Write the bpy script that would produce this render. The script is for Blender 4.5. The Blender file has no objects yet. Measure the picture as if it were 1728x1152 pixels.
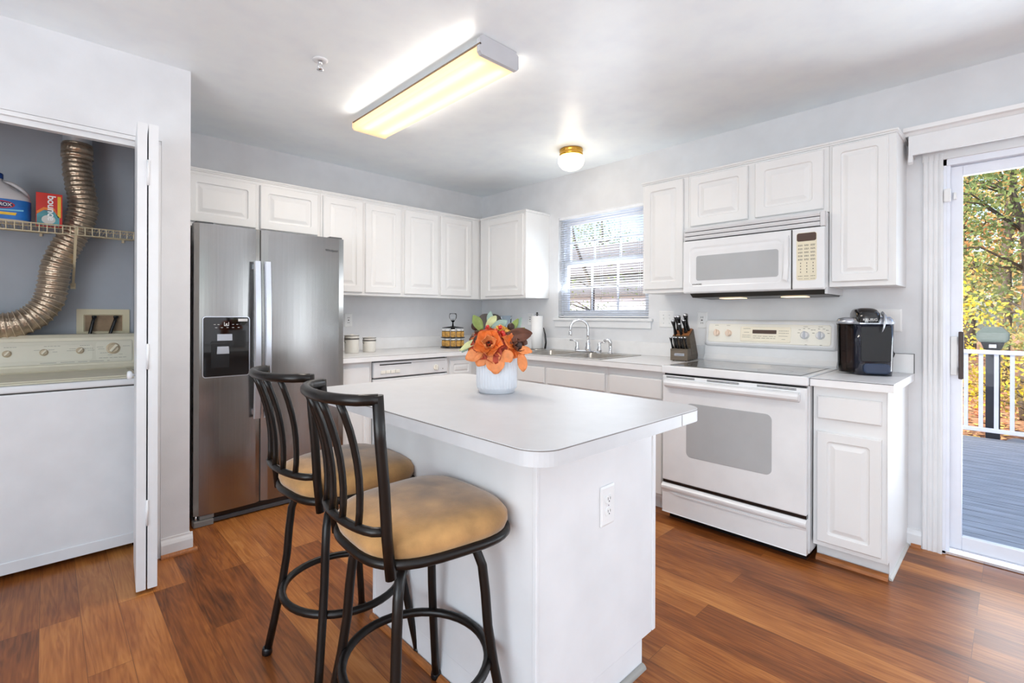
import bpy, bmesh, math, random
from mathutils import Vector, Matrix, noise
rnd = random.Random(7)
SC = bpy.context.scene
COL = SC.collection
PI = math.pi
H = 2.464

# ------------------------------------------------------------------ camera
F_PX, CX, CY = 816.53, 827.82, 532.96
yaw, roll = math.radians(47.435), math.radians(-0.188)
Fw = Vector((math.cos(yaw), math.sin(yaw), 0))
R0 = Vector((math.sin(yaw), -math.cos(yaw), 0)); U0 = Vector((0, 0, 1))
Rt = R0*math.cos(roll) - U0*math.sin(roll)
Up = R0*math.sin(roll) + U0*math.cos(roll)
cam_d = bpy.data.cameras.new('camera'); cam = bpy.data.objects.new('camera', cam_d); COL.objects.link(cam)
cam_d.sensor_width = 36; cam_d.lens = F_PX/1728*36
cam_d.shift_x = (864-CX)/1728; cam_d.shift_y = -(576-CY)/1728
cam_d.clip_start = 0.05; cam_d.clip_end = 300
M4 = Matrix(((Rt.x, Up.x, -Fw.x, -3.3962), (Rt.y, Up.y, -Fw.y, -3.8338), (Rt.z, Up.z, -Fw.z, 1.2114), (0, 0, 0, 1)))
cam.matrix_world = M4
SC.camera = cam

# ------------------------------------------------------------------ world, sun, daylight, exposure
w = bpy.data.worlds.new('sky'); SC.world = w; w.use_nodes = True
nt = w.node_tree; bg = nt.nodes['Background']
sky = nt.nodes.new('ShaderNodeTexSky'); sky.sky_type = 'NISHITA'; sky.sun_disc = False
sky.sun_elevation = math.radians(38); sky.sun_rotation = math.radians(-50); sky.air_density = 1.0; sky.dust_density = 2.5
nt.links.new(sky.outputs[0], bg.inputs['Color']); bg.inputs['Strength'].default_value = 0.34
def area(name, loc, rot, sx, sy, power, col=(1, 1, 1), spread=None):
    d = bpy.data.lights.new(name, 'AREA'); d.shape = 'RECTANGLE'; d.size = sx; d.size_y = sy
    d.energy = power; d.color = col
    o = bpy.data.objects.new(name, d); o.location = loc; o.rotation_euler = rot; COL.objects.link(o); return o
sd = bpy.data.lights.new('sun', 'SUN'); sd.energy = 5.5; sd.angle = math.radians(0.6); sd.color = (1, .95, .86)
so = bpy.data.objects.new('sun', sd); COL.objects.link(so)
so.rotation_euler = Vector((-.62, .5, .78)).to_track_quat('Z', 'Y').to_euler()
# daylight at the glazed door and kitchen window, plus added lights at unseen openings
DAY = (.84, .93, 1)
area('added_fill_rear', (-3.75, -7.35, 1.2), (math.radians(90+58), 0, 0), 2.7, 2.1, 26, DAY)  # added fill, aimed up at the ceiling from an unseen rear opening
area('added_fill_left', (-5.75, -4.3, 1.2), (math.radians(90+50), 0, math.radians(-90)), 3.0, 2.1, 116, DAY)  # added fill from an unseen left opening, brightens ceiling and range fronts
area('daylight_door', (.75, -4.5, .95), (math.radians(90+36), 0, math.radians(90)), 1.7, 1.7, 56, DAY)
area('added_fridge_band_light', (.14, -6.57, 1.35), (math.radians(90+10), 0, math.radians(90)), .8, 1.6, 34, DAY)  # added at an unseen opening to give the refrigerator its bright reflected band
area('daylight_window', (.13, -1.48, 1.55), (math.radians(90+45), 0, math.radians(90)), .85, .70, 10, DAY)
vs = SC.view_settings; vs.view_transform = 'Standard'; vs.look = 'None'; vs.gamma = 1; vs.exposure = 0.30
vs.use_curve_mapping = False

# ------------------------------------------------------------------ materials
def lin(c):
    c = c/255.0
    return c/12.92 if c <= .04045 else ((c+.055)/1.055)**2.4
def rgb(r, g, b): return (lin(r), lin(g), lin(b), 1)
MATS = {}
def mat(name, col, rough=.5, metal=0, spec=.5, bump=None, var=None, coat=0, emis=None, estr=0, aniso=0):
    """principled with optional noise bump (scale,strength) and colour variation (scale,amount,[stretch])"""
    if name in MATS: return MATS[name]
    m = bpy.data.materials.new(name); m.use_nodes = True; MATS[name] = m
    n = m.node_tree; b = n.nodes['Principled BSDF']
    b.inputs['Base Color'].default_value = col; b.inputs['Roughness'].default_value = rough
    b.inputs['Metallic'].default_value = metal; b.inputs['Specular IOR Level'].default_value = spec
    b.inputs['Coat Weight'].default_value = coat
    if aniso: b.inputs['Anisotropic'].default_value = aniso
    if emis: b.inputs['Emission Color'].default_value = emis; b.inputs['Emission Strength'].default_value = estr
    tc = n.nodes.new('ShaderNodeTexCoord')
    if bump or var is None: pass
    if bump:
        t = n.nodes.new('ShaderNodeTexNoise'); t.inputs['Scale'].default_value = bump[0]; t.inputs['Detail'].default_value = 4
        n.links.new(tc.outputs['Object'], t.inputs['Vector'])
        bp = n.nodes.new('ShaderNodeBump'); bp.inputs['Strength'].default_value = bump[1]; bp.inputs['Distance'].default_value = .01
        n.links.new(t.outputs['Fac'], bp.inputs['Height']); n.links.new(bp.outputs[0], b.inputs['Normal'])
    v = var or (6, .04)
    mp = n.nodes.new('ShaderNodeMapping'); n.links.new(tc.outputs['Object'], mp.inputs['Vector'])
    if len(v) > 2: mp.inputs['Scale'].default_value = v[2]
    t = n.nodes.new('ShaderNodeTexNoise'); t.inputs['Scale'].default_value = v[0]; t.inputs['Detail'].default_value = 5
    n.links.new(mp.outputs[0], t.inputs['Vector'])
    r = n.nodes.new('ShaderNodeValToRGB'); a = v[1]
    r.color_ramp.elements[0].color = tuple(min(1, max(0, c*(1-a))) for c in col[:3])+(1,)
    r.color_ramp.elements[1].color = tuple(min(1, max(0, c*(1+a))) for c in col[:3])+(1,)
    r.color_ramp.elements[0].position = .3; r.color_ramp.elements[1].position = .7
    n.links.new(t.outputs['Fac'], r.inputs[0]); n.links.new(r.outputs[0], b.inputs['Base Color'])
    return m
WALL = mat('wall_paint', rgb(223, 224, 227), .6, bump=(220, .03))
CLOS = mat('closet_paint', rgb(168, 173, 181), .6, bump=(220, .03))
CEIL = mat('ceiling_paint', rgb(243, 249, 254), .34, bump=(160, .02))
WHITE = mat('white_trim', rgb(230, 231, 233), .35)
CAB = mat('cabinet_white', rgb(229, 229, 229), .38, var=(4, .02))
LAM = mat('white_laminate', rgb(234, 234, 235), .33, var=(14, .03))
SEAM = mat('laminate_seam', rgb(90, 90, 92), .6)
APPL = mat('appliance_white', rgb(229, 230, 232), .18, coat=.4)
BISQ = mat('bisque_plastic', rgb(218, 210, 188), .35, var=(9, .05))
CREAM = mat('cream_panel', rgb(241, 238, 228), .3)
GREYW = mat('grey_glass', rgb(176, 178, 180), .12, coat=.6)
PLAS = mat('white_plastic', rgb(236, 236, 236), .3)
BLACK = mat('black_plastic', rgb(18, 18, 20), .22)
BLACKG = mat('black_gloss', rgb(8, 8, 10), .06, coat=.6)
DARKG = mat('dark_gap', rgb(30, 30, 30), .6)
SLOT = mat('slot_dark', rgb(60, 58, 56), .6)
TXT = mat('print_grey', rgb(120, 116, 106), .6)
TXTD = mat('print_dark', rgb(60, 60, 60), .6)
IRON = mat('dark_bronze_metal', rgb(26, 22, 20), .33, .35, bump=(90, .03))
STEEL = mat('brushed_steel', rgb(156, 154, 152), .2, 1, var=(3, .05, (60, 60, .6)), aniso=.5)
STEELB = mat('handle_steel', rgb(214, 218, 226), .25, 1)
CHROME = mat('chrome', rgb(225, 226, 230), .07, 1)
SINKM = mat('sink_steel', rgb(178, 174, 168), .28, 1, var=(30, .08))
BRASS = mat('brass', rgb(214, 165, 75), .2, 1)
FOIL = mat('foil_duct', rgb(190, 170, 148), .28, .85, bump=(60, .5), var=(12, .35))
WIRE = mat('duct_wire', rgb(232, 214, 186), .35, .3)
SHELFM = mat('cream_coated_wire', rgb(228, 212, 178), .4)
OAK = mat('oak_moulding', rgb(160, 98, 50), .4, var=(20, .25, (8, 1, 8)))
ORANGEP = mat('petal_orange', rgb(220, 112, 44), .6, var=(26, .3))
PEACH = mat('petal_peach', rgb(222, 134, 76), .6, var=(26, .25))
RUST = mat('petal_rust', rgb(168, 58, 24), .6, var=(30, .3))
YELP = mat('petal_yellow', rgb(226, 170, 70), .6, var=(26, .25))
BROWNL = mat('leaf_brown', rgb(92, 50, 30), .55, var=(24, .35))
GREENL = mat('leaf_green', rgb(132, 148, 74), .5, var=(24, .3))
PALEL = mat('leaf_pale', rgb(190, 192, 140), .5, var=(24, .25))
SAGE = mat('leaf_sage', rgb(140, 160, 148), .5, var=(24, .25))
BERRY = mat('berry_red', rgb(196, 40, 24), .3)
STEM = mat('stem_green', rgb(80, 84, 44), .6)
BUD = mat('bud_brown', rgb(60, 34, 24), .6, bump=(80, .4))
VASE = mat('ceramic_vase', rgb(214, 216, 221), .3)
KNIFEW = mat('taupe_wood', rgb(100, 88, 74), .5, var=(10, .2, (1, 1, 12)))
KNIFEO = mat('warm_wood', rgb(170, 110, 64), .45, var=(10, .2, (1, 1, 12)))
NAVY = mat('navy_gloss', rgb(24, 28, 42), .12, coat=.5)
SILV = mat('silver_plastic', rgb(190, 194, 202), .22, .7)
BLUEP = mat('blue_label', rgb(30, 110, 190), .35, var=(8, .35))
BLUEC = mat('blue_cap', rgb(20, 62, 130), .35)
REDP = mat('red_card', rgb(214, 44, 30), .45, var=(10, .12))
ORNG = mat('orange_card', rgb(236, 130, 40), .45)
TEAL = mat('teal_card', rgb(90, 160, 168), .45, var=(16, .4))
YELC = mat('yellow_card', rgb(238, 190, 50), .45)
JUG = mat('jug_plastic', rgb(206, 200, 200), .35)
NAVYT = mat('navy_print', rgb(24, 34, 90), .5)
REDT = mat('red_print', rgb(190, 24, 36), .5)
PAPER = mat('paper_towel', rgb(242, 242, 242), .9, bump=(120, .2))
SPICE = mat('spice_gold', rgb(196, 150, 78), .7, var=(60, .4))
SPICEB = mat('spice_brown', rgb(150, 80, 36), .7, var=(60, .4))
DKWOOD = mat('dark_wood', rgb(44, 28, 22), .35, var=(10, .3))
CANI = mat('canister_cream', rgb(226, 222, 214), .3)
DECK = mat('deck_board', rgb(168, 172, 178), .6, var=(4, .22, (6, 1, 1)))
VINYL = mat('white_vinyl', rgb(236, 240, 250), .35)
GRILLM = mat('grill_grey', rgb(104, 116, 112), .35, .2)
BARK = mat('bark', rgb(88, 80, 72), .9, bump=(14, .8), var=(10, .35, (3, 3, .6)))
SIDING = mat('house_siding', rgb(214, 220, 234), .7)
SIDG = mat('house_grey_siding', rgb(150, 152, 156), .7)
ROOF = mat('roof_shingle', rgb(110, 108, 110), .9, var=(20, .25))
HWIN = mat('house_window_glass', rgb(70, 80, 95), .1)
LITTER = mat('leaf_litter', rgb(160, 118, 88), .9, bump=(18, 1.0), var=(14, .6))
HANDW = mat('dark_handle_wood', rgb(62, 48, 44), .5, var=(10, .3, (6, 6, .5)))
BLIND = mat('blind_vinyl', rgb(238, 240, 244), .45)

def wood_floor():
    m = bpy.data.materials.new('plank_floor'); m.use_nodes = True; n = m.node_tree; L = n.links
    b = n.nodes['Principled BSDF']; tc = n.nodes.new('ShaderNodeTexCoord')
    sp = n.nodes.new('ShaderNodeSeparateXYZ'); L.new(tc.outputs['Object'], sp.inputs[0])
    cb = n.nodes.new('ShaderNodeCombineXYZ'); L.new(sp.outputs['Y'], cb.inputs['X'])
    ad = n.nodes.new('ShaderNodeMath'); ad.operation = 'ADD'; ad.inputs[1].default_value = .0
    L.new(sp.outputs['X'], ad.inputs[0]); L.new(ad.outputs[0], cb.inputs['Y'])
    br = n.nodes.new('ShaderNodeTexBrick'); L.new(cb.outputs[0], br.inputs['Vector'])
    br.offset = .37; br.offset_frequency = 3; br.squash = 1
    br.inputs['Scale'].default_value = 1; br.inputs['Brick Width'].default_value = 1.22
    br.inputs['Row Height'].default_value = .122; br.inputs['Mortar Size'].default_value = .0008
    br.inputs['Mortar Smooth'].default_value = .0; br.inputs['Bias'].default_value = 0
    br.inputs['Color1'].default_value = (0, 0, 0, 1); br.inputs['Color2'].default_value = (1, 1, 1, 1)
    br.inputs['Mortar'].default_value = (.5, .5, .5, 1)
    # grain, shifted per plank
    sc = n.nodes.new('ShaderNodeVectorMath'); sc.operation = 'SCALE'; sc.inputs['Scale'].default_value = 7.3
    L.new(br.outputs['Color'], sc.inputs[0])
    av = n.nodes.new('ShaderNodeVectorMath'); L.new(tc.outputs['Object'], av.inputs[0]); L.new(sc.outputs[0], av.inputs[1])
    mp = n.nodes.new('ShaderNodeMapping'); mp.inputs['Scale'].default_value = (9, .75, 1); L.new(av.outputs[0], mp.inputs[0])
    n1 = n.nodes.new('ShaderNodeTexNoise'); n1.inputs['Scale'].default_value = 2.2; n1.inputs['Detail'].default_value = 3; n1.inputs['Distortion'].default_value = .6
    L.new(mp.outputs[0], n1.inputs['Vector'])
    wv = n.nodes.new('ShaderNodeMath'); wv.operation = 'MULTIPLY'; wv.inputs[1].default_value = 46; L.new(n1.outputs['Fac'], wv.inputs[0])
    sn = n.nodes.new('ShaderNodeMath'); sn.operation = 'SINE'; L.new(wv.outputs[0], sn.inputs[0])
    mp2 = n.nodes.new('ShaderNodeMapping'); mp2.inputs['Scale'].default_value = (60, 3, 1); L.new(av.outputs[0], mp2.inputs[0])
    n2 = n.nodes.new('ShaderNodeTexNoise'); n2.inputs['Scale'].default_value = 2; n2.inputs['Detail'].default_value = 6
    L.new(mp2.outputs[0], n2.inputs['Vector'])
    n3 = n.nodes.new('ShaderNodeTexNoise'); n3.inputs['Scale'].default_value = 2.6; n3.inputs['Detail'].default_value = 2
    mp3 = n.nodes.new('ShaderNodeMapping'); mp3.inputs['Scale'].default_value = (3, 1, 1); L.new(av.outputs[0], mp3.inputs[0]); L.new(mp3.outputs[0], n3.inputs['Vector'])
    def ma(op, a, b_):
        x = n.nodes.new('ShaderNodeMath'); x.operation = op
        for i, q in enumerate((a, b_)):
            if isinstance(q, (int, float)): x.inputs[i].default_value = q
            else: L.new(q, x.inputs[i])
        return x.outputs[0]
    f = ma('MULTIPLY', sn.outputs[0], .042)
    f = ma('ADD', f, ma('MULTIPLY', n2.outputs['Fac'], .34))
    f = ma('ADD', f, ma('MULTIPLY', n3.outputs['Fac'], .40))
    f = ma('ADD', f, ma('MULTIPLY', br.outputs['Color'], .30))
    f = ma('ADD', f, .0)
    r = n.nodes.new('ShaderNodeValToRGB'); L.new(f, r.inputs[0]); e = r.color_ramp.elements
    e[0].position = .22; e[0].color = rgb(72, 36, 14); e[1].position = .86; e[1].color = rgb(200, 138, 76)
    x = e.new(.45); x.color = rgb(136, 76, 33); x = e.new(.6); x.color = rgb(166, 102, 48)
    mx = n.nodes.new('ShaderNodeMix'); mx.data_type = 'RGBA'; L.new(br.outputs['Fac'], mx.inputs[0])
    L.new(r.outputs[0], mx.inputs[6]); mx.inputs[7].default_value = rgb(104, 60, 30)
    L.new(mx.outputs[2], b.inputs['Base Color'])
    b.inputs['Roughness'].default_value = .36; b.inputs['Specular IOR Level'].default_value = .36
    bp = n.nodes.new('ShaderNodeBump'); bp.inputs['Strength'].default_value = .12; bp.inputs['Distance'].default_value = .004
    L.new(f, bp.inputs['Height']); L.new(bp.outputs[0], b.inputs['Normal'])
    return m
FLOOR = wood_floor()

def suede():
    m = mat('tan_suede', rgb(170, 128, 78), .85, bump=(300, .15), var=(9, .42))
    b = m.node_tree.nodes['Principled BSDF']; b.inputs['Sheen Weight'].default_value = .6; b.inputs['Sheen Roughness'].default_value = .4
    return m
SUEDE = suede()
def glassm(name, tint=(1, 1, 1, 1), gl=.10, rough=.0):
    m = bpy.data.materials.new(name); m.use_nodes = True; n = m.node_tree; n.nodes.clear()
    o = n.nodes.new('ShaderNodeOutputMaterial'); t = n.nodes.new('ShaderNodeBsdfTransparent'); t.inputs[0].default_value = tint
    g = n.nodes.new('ShaderNodeBsdfGlossy'); g.inputs['Roughness'].default_value = rough
    lw = n.nodes.new('ShaderNodeLayerWeight'); lw.inputs[0].default_value = gl
    mx = n.nodes.new('ShaderNodeMixShader'); n.links.new(lw.outputs['Fresnel'], mx.inputs[0])
    n.links.new(t.outputs[0], mx.inputs[1]); n.links.new(g.outputs[0], mx.inputs[2]); n.links.new(mx.outputs[0], o.inputs[0])
    return m
GLASS = glassm('clear_glass')
COOK = mat('cooktop_glass', rgb(92, 92, 94), .08, coat=.5)
def emis(name, col, s):
    m = bpy.data.materials.new(name); m.use_nodes = True; n = m.node_tree; b = n.nodes['Principled BSDF']
    b.inputs['Base Color'].default_value = col; b.inputs['Emission Color'].default_value = col; b.inputs['Emission Strength'].default_value = s
    return m
TUBE = emis('lit_tube', (1, .86, .70, 1), 2.9)
DOME = emis('lit_dome', (1, .88, .66, 1), 2.6)
def diffuser():
    m = bpy.data.materials.new('prismatic_diffuser'); m.use_nodes = True; n = m.node_tree; n.nodes.clear(); L = n.links
    o = n.nodes.new('ShaderNodeOutputMaterial'); t = n.nodes.new('ShaderNodeBsdfTranslucent'); t.inputs[0].default_value = (.95, .86, .72, 1)
    e = n.nodes.new('ShaderNodeEmission'); e.inputs[0].default_value = (1, .76, .54, 1); e.inputs[1].default_value = .22
    tc = n.nodes.new('ShaderNodeTexCoord'); ck = n.nodes.new('ShaderNodeTexChecker'); ck.inputs['Scale'].default_value = 130
    L.new(tc.outputs['Object'], ck.inputs[0]); bp = n.nodes.new('ShaderNodeBump'); bp.inputs['Strength'].default_value = .25; bp.inputs['Distance'].default_value = .003
    L.new(ck.outputs['Fac'], bp.inputs['Height']); L.new(bp.outputs[0], t.inputs['Normal'])
    a = n.nodes.new('ShaderNodeAddShader'); L.new(t.outputs[0], a.inputs[0]); L.new(e.outputs[0], a.inputs[1]); L.new(a.outputs[0], o.inputs[0])
    return m
DIFF = diffuser()
def leafmat(name, cols, scale=1.2):
    m = bpy.data.materials.new(name); m.use_nodes = True; n = m.node_tree; L = n.links
    b = n.nodes['Principled BSDF']; tc = n.nodes.new('ShaderNodeTexCoord')
    t = n.nodes.new('ShaderNodeTexNoise'); t.inputs['Scale'].default_value = scale; t.inputs['Detail'].default_value = 8; t.inputs['Roughness'].default_value = .75
    L.new(tc.outputs['Object'], t.inputs['Vector']); r = n.nodes.new('ShaderNodeValToRGB')
    e = r.color_ramp.elements; k = len(cols)
    e[0].position = .34; e[0].color = cols[0]; e[1].position = .66; e[1].color = cols[-1]
    for i in range(1, k-1):
        x = e.new(.34+.32*i/(k-1)); x.color = cols[i]
    L.new(t.outputs['Fac'], r.inputs[0]); L.new(r.outputs[0], b.inputs['Base Color']); b.inputs['Roughness'].default_value = .6
    tr = n.nodes.new('ShaderNodeBsdfTranslucent'); L.new(r.outputs[0], tr.inputs[0])
    mx = n.nodes.new('ShaderNodeMixShader'); mx.inputs[0].default_value = .45
    o = [q for q in n.nodes if q.type == 'OUTPUT_MATERIAL'][0]
    L.new(b.outputs[0], mx.inputs[1]); L.new(tr.outputs[0], mx.inputs[2]); L.new(mx.outputs[0], o.inputs[0])
    return m
LF_GREEN = leafmat('foliage_green', [rgb(88, 112, 78), rgb(130, 152, 92), rgb(186, 192, 120)])
LF_YEL = leafmat('foliage_yellow', [rgb(170, 160, 80), rgb(238, 218, 70), rgb(250, 236, 120)])
LF_ORA = leafmat('foliage_orange', [rgb(136, 124, 84), rgb(214, 156, 100), rgb(232, 188, 136)])
LF_MIX = leafmat('foliage_mixed', [rgb(112, 134, 92), rgb(196, 180, 110), rgb(222, 168, 118)], .9)

# ------------------------------------------------------------------ mesh helpers
class M:
    def __init__(s): s.bm = bmesh.new(); s.mi = 0
    def _m(s, faces):
        for f in faces: f.material_index = s.mi
    def box(s, x0, x1, y0, y1, z0, z1, bev=0, seg=2):
        x0, x1 = sorted((x0, x1)); y0, y1 = sorted((y0, y1)); z0, z1 = sorted((z0, z1))
        v = [s.bm.verts.new(p) for p in ((x0, y0, z0), (x1, y0, z0), (x1, y1, z0), (x0, y1, z0), (x0, y0, z1), (x1, y0, z1), (x1, y1, z1), (x0, y1, z1))]
        fs = [s.bm.faces.new([v[i] for i in q]) for q in ((3, 2, 1, 0), (4, 5, 6, 7), (0, 1, 5, 4), (1, 2, 6, 5), (2, 3, 7, 6), (3, 0, 4, 7))]
        s._m(fs)
        if bev:
            ed = set(e for f in fs for e in f.edges)
            bev = min(bev, .49*min(x1-x0, y1-y0, z1-z0))
            r = bmesh.ops.bevel(s.bm, geom=list(ed), offset=bev, segments=seg, affect='EDGES', profile=.5)
            s._m(r['faces'])
        return s
    def prism(s, poly, w0, w1, fr=None, bev=0):
        """poly in (u,v), extruded from w0 to w1; fr maps (u,v,w) to 3-D"""
        fr = fr or (lambda u, v, w: (u, v, w))
        a = [s.bm.verts.new(fr(u, v, w0)) for u, v in poly]; b = [s.bm.verts.new(fr(u, v, w1)) for u, v in poly]
        n = len(poly); fs = [s.bm.faces.new(a[::-1]), s.bm.faces.new(b)]
        for i in range(n): fs.append(s.bm.faces.new((a[i], a[(i+1) % n], b[(i+1) % n], b[i])))
        s._m(fs)
        if bev:
            ed = set(e for f in fs[:2] for e in f.edges)
            r = bmesh.ops.bevel(s.bm, geom=list(ed), offset=bev, segments=2, affect='EDGES'); s._m(r['faces'])
        return s
    def tube(s, pts, r, seg=10, closed=False, caps=True, rad=None, flat=None, mfun=None):
        pts = [Vector(p) for p in pts]; n = len(pts); rings = []
        up = None
        for i in range(n):
            if closed: t = (pts[(i+1) % n]-pts[i-1])
            else: t = pts[min(i+1, n-1)]-pts[max(i-1, 0)]
            if t.length < 1e-9: t = Vector((0, 0, 1))
            t.normalize()
            if up is None:
                up = Vector((0, 0, 1)) if abs(t.z) < .9 else Vector((1, 0, 0))
            a = (up - t*up.dot(t));
            if a.length < 1e-6: a = t.orthogonal()
            a.normalize(); up = a; b = t.cross(a)
            rr = rad[i] if rad else r
            fa, fb = (flat if flat else (1, 1))
            rings.append([s.bm.verts.new(pts[i]+a*math.cos(2*PI*k/seg)*rr*fa+b*math.sin(2*PI*k/seg)*rr*fb) for k in range(seg)])
        m = n if closed else n-1
        for i in range(m):
            A = rings[i]; B = rings[(i+1) % n]
            off = 0
            if closed and i == n-1:
                off = min(range(seg), key=lambda o: (A[0].co-B[o].co).length)
            for k in range(seg):
                f = s.bm.faces.new((A[k], A[(k+1) % seg], B[(k+1+off) % seg], B[(k+off) % seg]))
                f.material_index = s.mi if mfun is None else mfun(i); f.smooth = True
        if caps and not closed:
            s._m([s.bm.faces.new(rings[0][::-1]), s.bm.faces.new(rings[-1])])
        return s
    def lathe(s, prof, c=(0, 0, 0), seg=32, axis='z', rfun=None, smooth=True):
        rings = []; c = Vector(c)
        for r, h in prof:
            R = []
            for k in range(seg):
                a = 2*PI*k/seg; q = r*(rfun(k, r, h) if rfun else 1)
                if axis == 'z': p = Vector((q*math.cos(a), q*math.sin(a), h))
                elif axis == 'x': p = Vector((h, q*math.cos(a), q*math.sin(a)))
                else: p = Vector((q*math.cos(a), h, q*math.sin(a)))
                R.append(s.bm.verts.new(c+p))
            rings.append(R)
        for A, B in zip(rings, rings[1:]):
            for k in range(seg):
                f = s.bm.faces.new((A[k], A[(k+1) % seg], B[(k+1) % seg], B[k])); f.material_index = s.mi; f.smooth = smooth
        for R in (rings[0][::-1], rings[-1]):
            try: f = s.bm.faces.new(R); f.material_index = s.mi
            except ValueError: pass
        return s
    def sphere(s, c, r, sz=(1, 1, 1), seg=16, rings=10):
        mt = Matrix.Translation(Vector(c)) @ Matrix.Diagonal((sz[0], sz[1], sz[2], 1))
        q = bmesh.ops.create_uvsphere(s.bm, u_segments=seg, v_segments=rings, radius=r, matrix=mt)
        for v in q['verts']:
            for f in v.link_faces: f.smooth = True; f.material_index = s.mi
        return s
    def quad(s, pts):
        s._m([s.bm.faces.new([s.bm.verts.new(p) for p in pts])]); return s
    def rect_rings(s, fr, u0, u1, v0, v1, steps):
        """nested rectangles: steps of (inset, w)"""
        rings = []
        for ins, wv in steps:
            rings.append([s.bm.verts.new(fr(*p, wv)) for p in ((u0+ins, v0+ins), (u1-ins, v0+ins), (u1-ins, v1-ins), (u0+ins, v1-ins))])
        for A, B in zip(rings, rings[1:]):
            for k in range(4): s._m([s.bm.faces.new((A[k], A[(k+1) % 4], B[(k+1) % 4], B[k]))])
        s._m([s.bm.faces.new(rings[0][::-1]), s.bm.faces.new(rings[-1])])
        return s
    def rrings(s, fr, u0, u1, v0, v1, steps, n=6):
        """nested rounded rectangles: steps of (inset, w, radius)"""
        rings = []
        for ins, wv, rad in steps:
            rings.append([s.bm.verts.new(fr(u, v, wv)) for u, v in rrect(u0+ins, u1-ins, v0+ins, v1-ins, rad, n)])
        N = len(rings[0])
        for A, B in zip(rings, rings[1:]):
            for k in range(N): s._m([s.bm.faces.new((A[k], A[(k+1) % N], B[(k+1) % N], B[k]))])
        s._m([s.bm.faces.new(rings[0][::-1]), s.bm.faces.new(rings[-1])])
        return s
    def xf(s, mt):
        bmesh.ops.transform(s.bm, matrix=mt, verts=s.bm.verts); return s
def rrect(u0, u1, v0, v1, r, n=6):
    r = max(.0005, min(r, .499*(u1-u0), .499*(v1-v0))); P = []
    for cx, cy, a0 in ((u1-r, v0+r, -90), (u1-r, v1-r, 0), (u0+r, v1-r, 90), (u0+r, v0+r, 180)):
        for i in range(n+1):
            a = math.radians(a0+90*i/n); P.append((cx+r*math.cos(a), cy+r*math.sin(a)))
    return P
def FRA(y0=0):  # faces -y : u=x, v=z, w outwards
    return lambda u, v, w: (u, y0-w, v)
def FRB(x0=0):  # faces -x : u = -y, v=z
    return lambda u, v, w: (x0-w, -u, v)

def root_loc(o):
    v = Vector((0, 0, 0))
    while o is not None: v += o.location; o = o.parent
    return v
def obj(name, m, mats, parent=None, loc=None, smooth=None, local=False, label=None):
    """link the builder as one mesh object; world-coordinate geometry unless local"""
    bm = m.bm
    bmesh.ops.recalc_face_normals(bm, faces=bm.faces)
    me = bpy.data.meshes.new(name)
    if parent is None:
        if loc is None:
            xs = [v.co for v in bm.verts]
            lo = Vector([min(c[i] for c in xs) for i in range(3)]); hi = Vector([max(c[i] for c in xs) for i in range(3)])
            loc = Vector(((lo.x+hi.x)/2, (lo.y+hi.y)/2, lo.z))
        off = Vector(loc)
    else: off = root_loc(parent)
    if not local: bmesh.ops.translate(bm, verts=bm.verts, vec=-off)
    bm.to_mesh(me); bm.free()
    for q in (mats if isinstance(mats, (list, tuple)) else [mats]): me.materials.append(q)
    o = bpy.data.objects.new(name, me); COL.objects.link(o)
    if parent is None: o.location = off
    else: o.parent = parent
    if label: o['label'] = label
    return o
def tag(o, label, cat, group=None):
    o['label'] = label; o['category'] = cat
    if group: o['group'] = group
    return o
def thing(name, label, cat, loc=(0, 0, 0), rz=0, group=None):
    o = bpy.data.objects.new(name, None); o.empty_display_size = .05; COL.objects.link(o)
    o.location = loc; o.rotation_euler = (0, 0, rz); return tag(o, label, cat, group)
def struct(name, m, mats, parent=None):
    o = obj(name, m, mats, parent)
    if parent is None: o['kind'] = 'structure'
    return o
def stempty(name, loc):
    o = bpy.data.objects.new(name, None); COL.objects.link(o); o.location = loc; o['kind'] = 'structure'; return o
def dup(root, loc, rz, label, group=None):
    r = root.copy(); COL.objects.link(r); r.location = loc; r.rotation_euler = (0, 0, rz); r['label'] = label
    if group: r['group'] = group
    for ch in list(root.children):
        c = ch.copy(); COL.objects.link(c); c.parent = r
        for g in ch.children:
            d = g.copy(); COL.objects.link(d); d.parent = c
    return r
def text(name, s, size, mtx, material, parent, ext=.0004, bold=0):
    """flat lettering placed by a world matrix (text lies in its local xy plane, centred)"""
    c = bpy.data.curves.new(name, 'FONT'); c.body = s; c.size = size; c.extrude = ext; c.align_x = 'CENTER'; c.align_y = 'CENTER'; c.offset = bold
    t = bpy.data.objects.new(name+'_tmp', c); COL.objects.link(t)
    bpy.context.view_layer.update()
    me = bpy.data.meshes.new_from_object(t.evaluated_get(bpy.context.evaluated_depsgraph_get()))
    bpy.data.objects.remove(t); bpy.data.curves.remove(c)
    me.transform(mtx)
    if parent is not None:
        me.transform(Matrix.Translation(-root_loc(parent)))
    me.materials.clear(); me.materials.append(material)
    o = bpy.data.objects.new(name, me); COL.objects.link(o); o.parent = parent
    return o
def TA(x, y, z): return Matrix.Translation((x, y, z)) @ Matrix.Rotation(PI/2, 4, 'X')                 # text on a face looking to -y
def TB(x, y, z): return Matrix.Translation((x, y, z)) @ Matrix.Rotation(-PI/2, 4, 'Z') @ Matrix.Rotation(PI/2, 4, 'X')  # on a face looking to -x
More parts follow.
